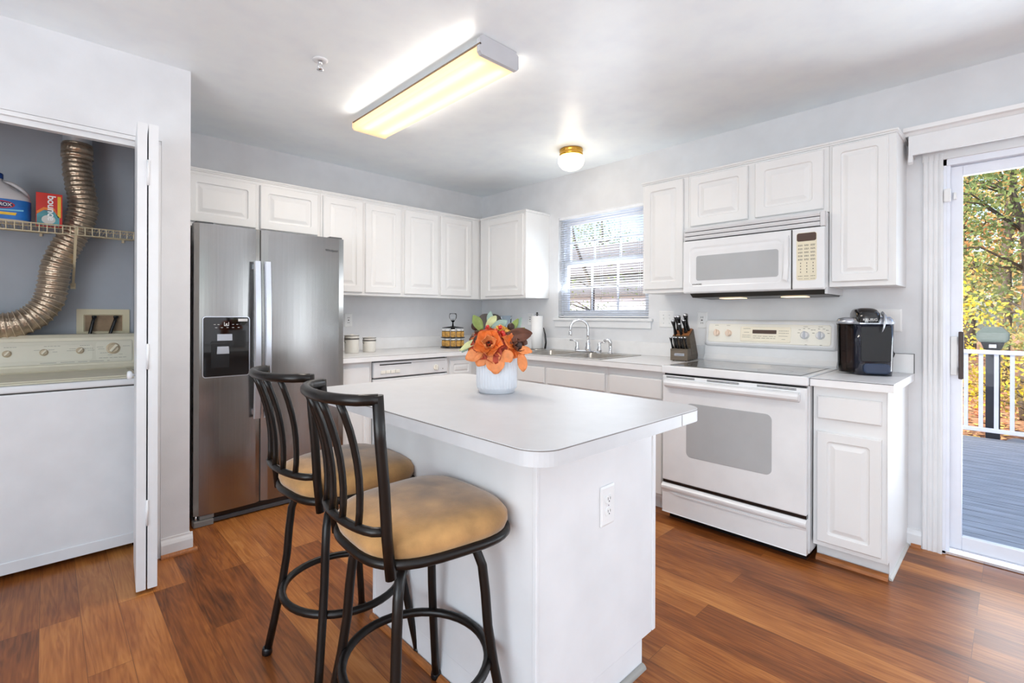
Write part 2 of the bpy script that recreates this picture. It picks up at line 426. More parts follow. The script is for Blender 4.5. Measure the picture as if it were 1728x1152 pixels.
def rows(m, fr, u0, u1, v0, v1, w, n=1, hh=.0035, frag=4, r=None):
    """little printed word-like strokes"""
    r = r or rnd
    for i in range(n):
        v = v0+(v1-v0)*(i+.5)/n; u = u0
        while u < u1-.002:
            l = min(u1-u, r.uniform(.6, 1.4)*(u1-u0)/frag)
            m.prism([(u, v-hh/2), (u+l*.8, v-hh/2), (u+l*.8, v+hh/2), (u, v+hh/2)], w, w+.0005, fr); u += l

# ================================================================== STRUCTURE
def wall_holes(axis, pos0, pos1, u0, u1, z0, z1, holes):
    """wall slab with rectangular holes; axis 'x' : slab between x=pos0..pos1, u=y"""
    m = M(); us = sorted({u0, u1, *[h[0] for h in holes], *[h[1] for h in holes]}); zs = sorted({z0, z1, *[h[2] for h in holes], *[h[3] for h in holes]})
    for a, b in zip(us, us[1:]):
        run = None
        for c, d in zip(zs, zs[1:]):
            mu, mz = (a+b)/2, (c+d)/2
            if any(h[0] < mu < h[1] and h[2] < mz < h[3] for h in holes): continue
            if axis == 'x': m.box(pos0, pos1, a, b, c, d)
            else: m.box(a, b, pos0, pos1, c, d)
    return m
XL, YR = -5.9, -7.5
m = M(); m.box(XL-.1, .15, YR-.1, .15, -.12, 0); struct('floor', m, FLOOR)
m = M(); m.box(XL-.1, .15, YR-.1, .15, H, H+.2); struct('ceiling', m, CEIL)
m = M(); m.box(XL-.1, -2.91, 0, .15, 0, H); struct('wall_closet_back', m, CLOS)
m = M(); m.box(-2.91, .15, 0, .15, 0, H); struct('wall_back', m, WALL)
WY0, WY1, WZ0, WZ1 = -1.93, -1.03, 1.197, 2.10
DY0, DY1, DZ1 = -5.35, -3.565, 2.02
struct('wall_right', wall_holes('x', 0, .15, YR, 0, 0, H, [(WY0, WY1, WZ0, WZ1), (DY0, DY1, 0, DZ1), (-7.0, -6.15, .5, 2.2)]), WALL)  # last opening is unseen, added for the light reflected in the refrigerator
struct('wall_rear', wall_holes('y', YR-.12, YR, XL, .15, 0, H, [(-5.1, -2.4, .25, 2.3)]), WALL)  # unseen opening added to carry the rear fill
struct('wall_left', wall_holes('x', XL-.12, XL, YR, .15, 0, H, [(-5.8, -2.8, .25, 2.3)]), WALL)  # unseen opening added to carry the left fill
# closet: front wall with header and the stub beside the refrigerator
m = M(); m.box(XL, -4.55, -.95, -.84, 0, H); m.box(-4.55, -2.975, -.95, -.84, 2.075, H); m.box(-2.975, -2.85, -.95, 0, 0, H)
struct('wall_closet', m, WALL)
m = M(); m.box(-4.6, -4.49, -.84, 0, 0, H); struct('wall_closet_side', m, CLOS)
m = M(); m.box(-2.985, -2.976, -.83, -.001, 0, H-.001); struct('trim_8', m, CLOS)
# unseen block added above the ceiling to keep the sun off the deck
m = M(); m.box(XL-.3, .25, YR-.3, .35, H+.2, 6.0); struct('deck_shade_block', m, SIDING)
# closet header trim and bifold track
m = M(); m.box(-4.55, -2.976, -.945, -.86, 2.055, 2.074); m.box(-4.5, -2.99, -.925, -.89, 2.03, 2.055); struct('trim_1', m, WHITE)
m = M(); m.box(-2.99, -2.976, -.95, -.85, 0, 2.055); struct('trim_2', m, WHITE)
# baseboards
def baseb(name, segs):
    m = M()
    for (ax, p, s, a, b) in segs:
        t = .014
        prof = [(0, 0), (t, 0), (t, .062), (t*.7, .075), (t*.35, .085), (t*.3, .095), (0, .095)]
        fr = (lambda u, v, w_, p=p, s=s: (w_, p+s*u, v)) if ax == 'y' else (lambda u, v, w_, p=p, s=s: (p+s*u, w_, v))
        m.prism(prof, a, b, fr)
    return struct(name, m, WHITE)
baseb('baseboard_closet', [('y', -.95, -1, -2.974, -2.836), ('x', -2.85, 1, -.95, -.70)])
baseb('baseboard_right', [('x', 0, -1, -3.495, -3.436)])
m = M()
def qround(m, ax, p, s, a, b, r=.018):
    prof = [(0, 0)]+[(r*math.cos(t*PI/10), r*math.sin(t*PI/10)) for t in range(6)]
    fr = (lambda u, v, w_: (w_, p+s*u, v)) if ax == 'y' else (lambda u, v, w_: (p+s*u, w_, v))
    m.prism(prof, a, b, fr)
qround(m, 'y', -.964, -1, -2.975, -2.818); qround(m, 'x', -2.836, 1, -.964, -.72)
struct('trim_3', m, OAK)
m = M(); qround(m, 'x', -.014, -1, -3.495, -3.455, .016); struct('trim_4', m, OAK)

# ---- kitchen window
win = stempty('window_1', (0.05, -1.48, WZ0))
m = M()
for (y0, y1, z0, z1) in ((WY0, WY0+.03, WZ0, WZ1), (WY1-.03, WY1, WZ0, WZ1), (WY0, WY1, WZ1-.03, WZ1), (WY0, WY1, WZ0, WZ0+.025)):
    m.box(.05, .14, y0, y1, z0, z1)
obj('window_frame', m, VINYL, win)
zm = 1.68
m = M(); m.box(.0, .05, WY0, WY0+.006, WZ0, WZ1); m.box(0, .05, WY1-.006, WY1, WZ0, WZ1); m.box(0, .05, WY0, WY1, WZ1-.006, WZ1); struct('trim_7', m, WHITE)
def sash(name, x0, x1, z0, z1):
    m = M(); y0, y1 = WY0+.03, WY1-.03; t = .035
    m.box(x0, x1, y0, y0+t, z0, z1, .003); m.box(x0, x1, y1-t, y1, z0, z1, .003)
    m.box(x0, x1, y0+t, y1-t, z0, z0+.042, .003); m.box(x0, x1, y0+t, y1-t, z1-.042, z1, .003)
    s = obj(name, m, VINYL, win); m = M()
    for k in (1, 2):
        y = y0+t+(y1-y0-2*t)*k/3; m.box((x0+x1)/2-.004, (x0+x1)/2+.004, y-.008, y+.008, z0+.042, z1-.042)
    zz = (z0+z1)/2; m.box((x0+x1)/2-.004, (x0+x1)/2+.004, y0+t, y1-t, zz-.008, zz+.008)
    obj('muntin', m, VINYL, s)
    m = M(); m.box((x0+x1)/2-.002, (x0+x1)/2+.002, y0+t, y1-t, z0+.042, z1-.042); obj('pane', m, GLASS, s)
sash('lower_sash', .055, .09, WZ0+.025, zm+.02); sash('upper_sash', .092, .127, zm-.02, WZ1-.03)
m = M(); m.box(-.03, .05, WY0-.035, WY1+.035, 1.172, 1.197, .006); m.box(-.016, -.0005, WY0-.02, WY1+.02, 1.118, 1.172, .003)
struct('trim_5', m, WHITE)
# blinds
bl = thing('window_blind', 'white horizontal mini blind hanging in the kitchen window above the sink', 'window blind', (.028, -1.48, WZ0+.01))
m = M(); m.box(.008, .046, WY0+.008, WY1-.008, WZ1-.03, WZ1-.002, .002); obj('headrail', m, BLIND, bl)
m = M(); m.box(.012, .042, WY0+.01, WY1-.01, WZ0+.006, WZ0+.018, .003); obj('bottom_rail', m, BLIND, bl)
m = M(); z = WZ0+.035
while z < WZ1-.04:
    a = math.radians(5); c, s_ = .0125*math.cos(a), .0125*math.sin(a)
    P = [(-1, 0), (-.5, .0015), (0, .002), (.5, .0015), (1, 0)]
    up_ = [m.bm.verts.new((.027+u*c, WY0+.01, z-u*s_+h)) for u, h in P]; dn = [m.bm.verts.new((.027+u*c, WY1-.01, z-u*s_+h)) for u, h in P]
    for i in range(4): f = m.bm.faces.new((up_[i], up_[i+1], dn[i+1], dn[i])); f.smooth = True
    z += .0205
sl = obj('slats', m, BLIND, bl); md = sl.modifiers.new('t', 'SOLIDIFY'); md.thickness = .0008
m = M()
for y in (WY0+.1, -1.48, WY1-.1):
    for x in (.015, .039): m.tube([(x, y, WZ0+.015), (x, y, WZ1-.03)], .0008, 4)
obj('ladder_cord', m, BLIND, bl)
m = M(); m.tube([(.004, WY1-.07, WZ1-.03), (.004, WY1-.07, 1.48)], .004, 6); obj('tilt_wand', m, GLASS, bl)

# ---- sliding glass door
m = M()
prof = [0, .012, .016, .012, .016, .012, .016, .012, .018, .018]
def casing_v(m, y0, y1, z0, z1):
    # fluted casing section between y0 (outer) and y1
    n = 12; P = []
    for i in range(n+1):
        t = i/n; d = .013+(.004 if i % 3 == 1 else 0); 
        if i in (0,): d = .010
        if i >= n-1: d = .019
        P.append((y0+(y1-y0)*t, d))
    poly = [(y0, 0)]+P+[(y1, 0)]
    m.prism(poly, z0, z1, lambda u, v, w_: (-v, u, w_))
casing_v(m, -3.495, -3.575, .0, 2.05)
m.box(-.015, 0, -5.45, -3.495, 2.02, 2.075)
casing_v(m, -5.43, -5.35, 0, 2.05)
struct('trim_6', m, WHITE)
dr = stempty('door_1', (.06, -4.4, 0))
m = M(); m.box(.0, .15, DY1-.022, DY1, 0, DZ1); m.box(0, .15, DY0, DY0+.03, 0, DZ1); m.box(0, .15, DY0, DY1, DZ1-.03, DZ1)
m.box(.012, .03, DY1-.035, DY1-.022, 0, DZ1-.03)
obj('door_frame', m, VINYL, dr)
m = M(); m.box(.0, .15, DY0, DY1, 0, .018, .003); m.box(.03, .04, DY0, DY1, .018, .03); m.box(.08, .09, DY0, DY1, .018, .03)
obj('threshold', m, STEELB, dr)
def slider(name, x0, x1, y0, y1):
    m = M(); t = .055
    m.box(x0, x1, y1-t, y1, .028, DZ1-.035, .003); m.box(x0, x1, y0, y0+t, .028, DZ1-.035, .003)
    m.box(x0, x1, y0+t, y1-t, .028, .095, .003); m.box(x0, x1, y0+t, y1-t, DZ1-.085, DZ1-.035, .003)
    s = obj(name, m, VINYL, dr); m = M(); m.box((x0+x1)/2-.003, (x0+x1)/2+.003, y0+t, y1-t, .095, DZ1-.085)
    obj('glass_pane', m, GLASS, s); return s
p1 = slider('sliding_panel', .042, .078, -4.50, DY1-.024)
slider('fixed_panel', .085, .12, -5.32, -4.44)
m = M(); m.box(.030, .042, -3.628, -3.600, .915, 1.115, .004); obj('lock_plate', m, PLAS, p1)
m = M()
m.mi = 1; m.box(.0, .012, -3.652, -3.632, .90, 1.14, .004); m.mi = 0; m.box(.012, .042, -3.646, -3.636, .93, .96); m.box(.012, .042, -3.646, -3.636, 1.08, 1.11)
obj('pull_handle', m, [HANDW, HANDW], p1, label='dark brown wooden pull handle')
# contact sensor on the frame
t = thing('door_sensor', 'small white two-piece contact sensor high on the sliding door frame', 'sensor', (-.01, -3.59, 1.80))
m = M(); m.box(-.03, -.002, -3.604, -3.578, 1.80, 1.865, .004); obj('sensor_body', m, PLAS, t)
m = M(); m.box(.022, .0415, -3.622, -3.610, 1.815, 1.852, .003); obj('sensor_magnet', m, PLAS, t)
# cornice above the door
t = thing('blind_valance', 'long white valance box with a ledge above the sliding glass door', 'valance', (-.05, -4.45, 2.03))
m = M(); m.box(-.115, -.10, -5.55, -3.45, 2.045, 2.145, .002); m.box(-.10, -.0005, -3.465, -3.45, 2.045, 2.145); m.box(-.10, -.0005, -5.55, -5.535, 2.045, 2.145)
obj('board', m, WHITE, t)
m = M(); m.prism([(-.14, 2.185), (0, 2.185), (0, 2.146), (-.112, 2.146), (-.122, 2.160), (-.135, 2.166)], -5.565, -3.432, lambda u, v, w_: (u, w_, v)); obj('ledge', m, WHITE, t)
m = M(); m.prism([(-.118, 2.045), (-.094, 2.045), (-.10, 2.02), (-.108, 2.0), (-.118, 2.01)], -3.468, -3.45, lambda u, v, w_: (u, w_, v)); obj('end_bracket', m, WHITE, t)
m = M(); m.box(-.085, -.04, -5.5, -3.48, 2.10, 2.14, .003); obj('headrail', m, WHITE, t)

# ---- bifold closet door (open, folded)
bf = stempty('door_2', (-3.04, -1.1, .012))
def leaf(name, x0a, x0b, th, y0=-.94, y1=-1.27):
    m = M(); z0, z1 = .015, 2.045
    m.prism([(x0a, y0), (x0a+th, y0), (x0b+th, y1), (x0b, y1)], z0, z1, None, .002)
    return obj(name, m, WHITE, bf)
l1 = leaf('bifold_leaf', -3.082, -3.109, .035); l2 = leaf('bifold_leaf', -3.040, -3.0685, .036)
m = M()
for zc in (.35, 1.03, 1.83):
    m.box(-3.076, -3.066, -1.275, -1.268, zc-.05, zc+.05, .001); m.tube([(-3.0712, -1.274, zc-.055), (-3.0712, -1.274, zc+.055)], .005, 8)
obj('hinge', m, WHITE, l1)
m = M(); m.lathe([(.006, 0), (.006, -.012), (.017, -.016), (.020, -.024), (.016, -.031), (.004, -.033)], (-3.096, -1.13, .94), 16, 'x'); obj('door_knob', m, WHITE, l1)
m = M(); m.box(-3.03, -3.0, -1.0, -.951, 1.985, 1.992); m.tube([(-3.015, -.97, 2.04), (-3.015, -.97, 2.055)], .004, 8); obj('pivot_bracket', m, STEELB, l2)

# ================================================================== CEILING FIXTURES
t = thing('ceiling_light', 'long lit fluorescent wraparound fixture on the ceiling above the island', 'ceiling light', (-1.865, -1.62, H))
lx0, lx1, ly0, ly1 = -1.985, -1.745, -2.225, -1.02
m = M(); m.box(lx0+.05, lx1-.05, ly0+.01, ly1-.01, H-.045, H-.001); m.box(lx0+.01, lx1-.01, ly0+.01, ly1-.01, H-.05, H-.045)
obj('housing', m, WHITE, t)
m = M()
zb = H-.088
m.prism([(lx0+.006, H-.046), (lx0, H-.05), (lx0, zb+.012), (lx0+.012, zb), (lx1-.012, zb), (lx1, zb+.012), (lx1, H-.05), (lx1-.006, H-.046),
         (lx1-.008, H-.05), (lx1-.003, H-.051), (lx1-.003, zb+.013), (lx1-.013, zb+.003), (lx0+.013, zb+.003), (lx0+.003, zb+.013), (lx0+.003, H-.051)], ly0+.02, ly1-.004, lambda u, v, w_: (u, w_, v))
obj('diffuser', m, DIFF, t)
m = M(); 
for ya, yb in ((ly0, ly0+.02),):
    m.prism([(lx0-.003, H-.02), (lx0-.003, zb+.01), (lx0+.01, zb-.003), (lx1-.01, zb-.003), (lx1+.003, zb+.01), (lx1+.003, H-.02), (lx1-.012, H-.012), (lx1-.012, H-.002), (lx0+.012, H-.002), (lx0+.012, H-.012)], ya, yb, lambda u, v, w_: (u, w_, v))
obj('end_cap', m, mat('fixture_grey', rgb(196, 196, 200), .4), t)
m = M(); m.prism([(lx0-.003, H-.04), (lx0-.003, zb+.01), (lx0+.01, zb-.003), (lx1-.01, zb-.003), (lx1+.003, zb+.01), (lx1+.003, H-.04)], ly1-.004, ly1+.006, lambda u, v, w_: (u, w_, v)); obj('end_cap', m, DIFF, t)
m = M(); m.prism([(lx0-.004, H-.05), (lx0-.004, H-.043), (lx0+.004, H-.043), (lx0+.004, H-.05)], ly0, ly1, lambda u, v, w_: (u, w_, v)); obj('side_rail', m, mat('rail_brown', rgb(120, 100, 80), .5), t)
for x in (-1.925, -1.805):
    m = M(); m.tube([(x, ly0+.05, H-.066), (x, ly1-.05, H-.066)], .008, 10); obj('fluorescent_tube', m, TUBE, t)
area('fixture_light', (-1.865, -1.62, H-.10), (0, 0, 0), .22, 1.15, 15, (1, .93, .84))
for sg in (-1, 1):
    area('fixture_side_light', (-1.865+sg*.128, -1.62, H-.06), (0, math.radians(-100*sg), 0), .06, 1.15, 1.1, (1, .95, .88))
t = thing('dome_light', 'small round lit ceiling light with a brass rim above the sink', 'ceiling light', (-.49, -1.56, H))
m = M(); m.lathe([(.086, 0), (.088, -.014), (.078, -.02), (.086, -.026), (.088, -.036), (.084, -.048), (.07, -.05)], (-.49, -1.56, H-.001), 40); obj('brass_rim', m, BRASS, t)
m = M(); m.lathe([(.07, -.045), (.09, -.055), (.098, -.075), (.097, -.095), (.088, -.118), (.07, -.138), (.045, -.15), (.02, -.155), (.001, -.156)], (-.49, -1.56, H), 40); obj('glass_dome', m, DOME, t)
pl_ = bpy.data.lights.new('dome_lamp', 'POINT'); pl_.energy = 1.3; pl_.color = (1, .9, .75); pl_.shadow_soft_size = .08
po_ = bpy.data.objects.new('dome_lamp', pl_); po_.location = (-.49, -1.56, H-.27); COL.objects.link(po_)
t = thing('sprinkler_head', 'small chrome sprinkler head with a round white plate on the ceiling', 'sprinkler', (-2.41, -1.52, H))
m = M(); m.lathe([(.036, 0), (.036, -.004), (.028, -.007), (.014, -.008), (.012, -.004)], (-2.41, -1.52, H-.0005), 28); obj('escutcheon', m, WHITE, t)
m = M(); m.lathe([(.009, -.004), (.009, -.02), (.006, -.022)], (-2.41, -1.52, H), 14)
for s in (-1, 1): m.tube([(-2.41+s*.008, -1.52, H-.02), (-2.41+s*.011, -1.52, H-.033), (-2.41+s*.003, -1.52, H-.046)], .002, 6)
m.lathe([(.016, -.048), (.016, -.05), (.002, -.051)], (-2.41, -1.52, H), 16); obj('nozzle', m, CHROME, t)
t = thing('switch_plate_small', 'small white cover plate high on the ceiling edge near the door', 'cover plate', (-.01, -3.9, 2.3)) if False else None

# ================================================================== CABINETS
DOORP = [(0, -.018), (0, -.004), (.004, 0), (.052, 0), (.057, -.006), (.066, -.0075), (.074, -.006), (.092, -.0005)]
def cdoor(fr, u0, u1, v0, v1, parent, name='door', drawer=False, small=False):
    m = M()
    if drawer: steps = [(0, -.018, .002), (0, -.005, .002), (.006, 0, .004)]
    else:
        k = min(1, (min(u1-u0, v1-v0))/.30); f = max(.62, k)
        steps = [(0, -.018, .001), (0, -.004, .001), (.004, 0, .003), (.050*f, 0, .014), (.055*f, -.006, .012), (.064*f, -.0075, .009), (.072*f, -.006, .006), (.090*f, -.0005, .002)]
    m.rrings(fr, u0, u1, v0, v1, steps, 4)
    return obj(name, m, CAB, parent)
def ucab(label, frn, u0, u1, z0, z1, depth, doors, side, crown=True, group=None, ends=(0, 0)):
    """wall cabinet. frn: 'A' faces -y, 'B' faces -x; u along wall (x or -y)"""
    if frn == 'A':
        loc = ((u0+u1)/2, -depth/2, z0); fr = FRA(-depth-.018); bx = lambda m, a, b, w0, w1, c, d, bv=0: m.box(a, b, -w1, -w0, c, d, bv)
    else:
        loc = (-depth/2, -(u0+u1)/2, z0); fr = FRB(-depth-.018); bx = lambda m, a, b, w0, w1, c, d, bv=0: m.box(-w1, -w0, -b, -a, c, d, bv)
    t = thing('wall_cabinet', label, 'cabinet', loc, 0, group)
    m = M(); bx(m, u0+.0005, u1-.0005, .0008, depth, z0, z1-.02, .001); obj('body', m, CAB, t)
    for d in doors: cdoor(fr, *d, t)
    m = M(); e0, e1 = ends
    bx(m, u0-e0, u1+e1, .0008, depth+.006, z1-.02, z1-.012); bx(m, u0-e0*1.6, u1+e1*1.6, .0008, depth+.012, z1-.012, z1, .003); obj('crown_moulding', m, CAB, t)
    return t
D = .312
ucab('short white two-door wall cabinet above the stainless refrigerator', 'A', -2.79, -1.892, 1.775, 2.145, D, [(-2.755, -2.345, 1.803, 2.103), (-2.318, -1.915, 1.803, 2.103)], 0)
ucab('white two-door wall cabinet immediately right of the one above the refrigerator', 'A', -1.892, -1.18, 1.372, 2.145, D, [(-1.875, -1.553, 1.395, 2.108), (-1.527, -1.2, 1.395, 2.108)], 0)
ucab('white two-door wall cabinet above the spice rack, reaching the room corner', 'A', -1.18, -.003, 1.372, 2.145, D, [(-1.160, -.812, 1.395, 2.108), (-.782, -.425, 1.395, 2.108)], 0)
ucab('single-door white wall cabinet left of the window, its end panel showing', 'B', .330, .93, 1.372, 2.145, D, [(.415, .905, 1.395, 2.108)], 0, ends=(0, .006))
ucab('narrow single-door white wall cabinet between the window and microwave', 'B', 2.055, 2.382, 1.372, 2.145, D, [(2.072, 2.352, 1.397, 2.115)], 0, ends=(.006, 0))
ucab('short white two-door wall cabinet above the white microwave', 'B', 2.382, 3.152, 1.775, 2.145, D, [(2.400, 2.748, 1.793, 2.112), (2.787, 3.128, 1.793, 2.112)], 0)
ucab('tall single-door white wall cabinet right of the microwave, nearest the sliding door', 'B', 3.152, 3.43, 1.372, 2.145, D, [(3.165, 3.40, 1.397, 2.115)], 0, ends=(0, .006))

def bcab(label, frn, u0, u1, depth, fronts, toe=True, name='base_cabinet'):
    if frn == 'A':
        loc = ((u0+u1)/2, -depth/2, 0); fr = FRA(-depth-.018); bx = lambda m, a, b, w0, w1, c, d, bv=0: m.box(a, b, -w1, -w0, c, d, bv)
    else:
        loc = (-depth/2, -(u0+u1)/2, 0); fr = FRB(-depth-.018); bx = lambda m, a, b, w0, w1, c, d, bv=0: m.box(-w1, -w0, -b, -a, c, d, bv)
    t = thing(name, label, 'cabinet', loc)
    m = M(); bx(m, u0+.0005, u1-.0005, .0008, depth, .09, .874, .001); obj('body', m, CAB, t)
    m = M(); bx(m, u0+.0005, u1-.0005, .01, depth-.07, .0005, .09); obj('toe_kick', m, CAB, t)
    for kind, *d in fronts: cdoor(fr, *d, t, name=kind, drawer=(kind == 'drawer'))
    return t
bcab('white base cabinet under the canisters, between refrigerator and dishwasher', 'A', -1.865, -1.615, .59, [('drawer', -1.85, -1.635, .705, .835), ('door', -1.85, -1.635, .115, .685)])
bcab('white base cabinet with a drawer, between the dishwasher and the corner', 'A', -.915, -.003, .59, [('door', -.89, -.655, .70, .835), ('door', -.89, -.655, .115, .68)])
bcab('white base cabinet with a wide drawer just left of the sink cabinet', 'B', .612, 1.10, .59, [('drawer', .655, 1.08, .70, .83), ('door', .655, 1.08, .115, .68)])
bcab('white base cabinet with two false drawer fronts under the sink', 'B', 1.10, 1.955, .59, [('drawer', 1.12, 1.40, .70, .822), ('drawer', 1.425, 1.94, .70, .822), ('door', 1.12, 1.52, .115, .68), ('door', 1.54, 1.94, .115, .68)])
bcab('white base cabinet directly left of the range', 'B', 1.955, 2.382, .59, [('drawer', 1.978, 2.355, .70, .822), ('door', 1.978, 2.355, .115, .68)])
t = bcab('narrow white base cabinet with a drawer and door, right of the range', 'B', 3.150, 3.436, .59, [('drawer', 3.168, 3.418, .716, .826), ('door', 3.168, 3.418, .115, .652)])
m = M(); m.box(-.53, -.0008, -3.4375, -3.4355, .0005, .1); m.box(-.594, -.0008, -3.440, -3.4362, .092, .874); obj('end_panel', m, CAB, t)
m = M(); qround(m, 'x', -.53, -1, -3.435, -3.152, .026); obj('shoe_moulding', m, OAK, t)
m = M(); qround(m, 'y', -3.4375, -1, -.535, -.016, .012); obj('shoe_moulding', m, mat('shoe_grey', rgb(196, 192, 186), .5), t)

# worktops
def counter_piece(m, x0, x1, y0, y1): m.box(x0, x1, y0, y1, .875, .914)
m = M()
sx0, sx1, sy0, sy1 = -.585, -.095, -1.885, -1.075   # sink cut-out
counter_piece(m, -1.866, -.0008, -.64, -.0008)
counter_piece(m, -.64, -.0008, sy1, -.64); counter_piece(m, -.64, sx0, sy0, sy1); counter_piece(m, sx1, -.0008, sy0, sy1); counter_piece(m, -.64, -.0008, -2.383, sy0)
bmesh.ops.remove_doubles(m.bm, verts=m.bm.verts, dist=1e-5)
ct = obj('worktop', m, LAM); tag(ct, 'white laminate L-shaped worktop running under the window and wall cabinets', 'countertop')
m = M(); m.box(-1.866, -.02, -.02, -.0008, .9142, 1.016, .002); m.box(-.02, -.0008, -2.383, -.0008, .9142, 1.016, .002); obj('backsplash', m, LAM, ct)
m = M(); m.box(-1.866, -.6405, -.6408, -.6400, .909, .9125); m.box(-.6408, -.6400, -2.383, -.6405, .909, .9125); m.box(-1.866, -.021, -.0208, -.0202, .9142, .9155); m.box(-.0208, -.0202, -2.383, -.021, .9142, .9155)
obj('edge_seam', m, mat('seam_grey', rgb(170, 168, 166), .6), ct)
m = M(); m.box(-.64, -.0008, -3.466, -3.147, .875, .914, .001)
ct2 = obj('worktop', m, LAM); tag(ct2, 'short white laminate worktop under the coffee maker, right of the range', 'countertop')
m = M(); m.box(-.02, -.0008, -3.464, -3.15, .9142, 1.016, .001); obj('backsplash', m, LAM, ct2)
m = M(); m.box(-.0212, -.0005, -3.4655, -3.4642, .9142, 1.0168); m.box(-.0212, -.0005, -3.4642, -3.15, 1.0162, 1.0172); m.box(-.6407, -.6401, -3.466, -3.147, .9095, .9128)
obj('edge_seam', m, SEAM, ct2)

# ================================================================== ISLAND
ix0, ix1, iy0, iy1 = -2.42, -1.79, -2.957, -2.08
isl = thing('kitchen_island', 'white island cabinet in the middle of the kitchen behind the bar stools', 'kitchen island', ((ix0+ix1)/2, (iy0+iy1)/2, 0))
m = M(); m.box(ix0, ix1-.02, iy0, iy1, .095, .874, .001); m.box(ix0, ix1-.085, iy0, iy1, .0005, .095); obj('body', m, WHITE, isl)
m = M(); m.box(ix0-.004, ix0+.008, iy0-.003, iy0+.012, .001, .873, .002); obj('corner_trim', m, WHITE, isl)
m = M(); m.box(ix0-.004, ix0+.006, iy1-.012, iy1+.003, .001, .873, .002); obj('corner_trim', m, WHITE, isl)
m = M(); m.box(ix1-.02, ix1, iy0-.004, iy1, .098, .873, .002); obj('face_frame', m, WHITE, isl)
frR = lambda u, v, w_: (ix1+.019+w_, u, v)
for k in range(2):
    a = iy0+.02+k*.43
    cdoor(frR, a, a+.41, .115, .68, isl, 'door'); cdoor(frR, a, a+.41, .70, .835, isl, 'drawer', drawer=True)
m = M(); qround(m, 'x', ix0-.004, -1, iy0, iy1, .017); o = obj('shoe_moulding', m, OAK, isl)
m = M(); qround(m, 'y', iy0-.002, -1, -2.10, ix1-.085, .016); obj('shoe_moulding', m, mat('shoe_worn', rgb(150, 146, 140), .6), isl)
tx0, tx1, ty0, ty1 = -2.612, -1.793, -3.138, -1.882
def rr(x0, x1, y0, y1, r, n=10): return rrect(x0, x1, y0, y1, r, n)
m = M(); m.prism(rr(tx0, tx1, ty0, ty1, .075), .875, .914)
itop = obj('island_worktop', m, mat('island_laminate_dimmed', rgb(198, 198, 200), .38, var=(14, .03))); tag(itop, 'white laminate worktop with rounded corners on the island', 'countertop')  # same laminate as the other worktops, darkened to offset the strong light here
m = M(); A = rr(tx0-.0008, tx1+.0008, ty0-.0008, ty1+.0008, .0755)
m.prism(A, .9100, .9122); obj('edge_seam', m, mat('seam_brown', rgb(120, 112, 106), .6), itop)
m = M(); m.box(-1.958, -1.9565, ty0-.0014, ty0+.001, .876, .909); obj('edge_joint', m, mat('seam_grey', rgb(170, 168, 166), .6), itop)

# outlets and switches
def outlet(label, fr, u, v, w=.070, h=.115, kind='duplex', cat='outlet', name='electrical_outlet'):
    c = fr(u, v, 0); t = thing(name, label, cat, c)
    m = M(); m.rrings(fr, u-w/2, u+w/2, v-h/2, v+h/2, [(0, .0005, .004), (0, .003, .004), (.006, .0065, .004)], 3); obj('cover_plate', m, PLAS, t)
    if kind == 'duplex':
        for s in (-1, 1):
            m = M(); vc = v+s*.0195
            m.prism([(u+.0165*math.cos(a)*1.0, vc+max(-.0125, min(.0125, .0165*math.sin(a)))) for a in [2*PI*i/20 for i in range(20)]], .006, .009, fr)
            so_ = obj('socket', m, PLAS, t); m = M()
            for du in (-.006, .006): m.prism([(u+du-.001, vc-.001), (u+du+.001, vc-.001), (u+du+.001, vc+.007), (u+du-.001, vc+.007)], .009, .0094, fr)
            m.prism([(u+.0024*math.cos(a), vc-.006+.0024*math.sin(a)) for a in [2*PI*i/10 for i in range(10)]], .009, .0094, fr)
            obj('socket_slot', m, SLOT, so_)
        m = M(); m.prism([(u+.003*math.cos(a), v+.003*math.sin(a)) for a in [2*PI*i/10 for i in range(10)]], .006, .0075, fr); obj('screw', m, STEELB, t)
    elif kind == 'gfci':
        m = M(); m.prism([(u-.0165, v-.033), (u+.0165, v-.033), (u+.0165, v+.033), (u-.0165, v+.033)], .006, .0085, fr); so_ = obj('socket', m, PLAS, t); m = M()
        for s in (-1, 1):
            for du in (-.006, .006): m.prism([(u+du-.0016, v+s*.02-.006), (u+du+.0016, v+s*.02-.006), (u+du+.0016, v+s*.02+.006), (u+du-.0016, v+s*.02+.006)], .0085, .009, fr)
        m.prism([(u-.006, v-.004), (u+.006, v-.004), (u+.006, v+.004), (u-.006, v+.004)], .0085, .0098, fr); obj('socket_slot', m, SLOT, so_)
    elif kind == 'switch':
        for du in ((-.023, .023) if w > .1 else (0,)):
            m = M(); m.prism([(u+du-.005, v-.012), (u+du+.005, v-.012), (u+du+.005, v+.012), (u+du-.005, v+.012)], .006, .0085, fr)
            m.prism([(u+du-.0035, v), (u+du+.0035, v), (u+du+.0035, v+.010), (u+du-.0035, v+.010)], .0085, .016, fr); obj('toggle', m, PLAS, t)
            m = M()
            for dv in (-.03, .03): m.prism([(u+du+.0028*math.cos(a), v+dv+.0028*math.sin(a)) for a in [2*PI*i/10 for i in range(10)]], .0062, .0075, fr)
            obj('screw', m, STEELB, t)
    elif kind == 'jack':
        m = M()
        for du in (-.023, .023): m.prism([(u+du-.01, v-.02), (u+du+.01, v-.02), (u+du+.01, v+.02), (u+du-.01, v+.02)], .006, .008, fr)
        obj('insert', m, PLAS, t)
    return t
outlet('white duplex outlet on the near end panel of the island', FRA(iy0-.0005), -2.090, .617, .074, .125)
outlet('white outlet above the canisters beside the refrigerator', FRA(0), -1.513, 1.172, kind='gfci')
outlet('white outlet on the wall behind the paper towel roll', FRB(0), .70, 1.18, kind='gfci')
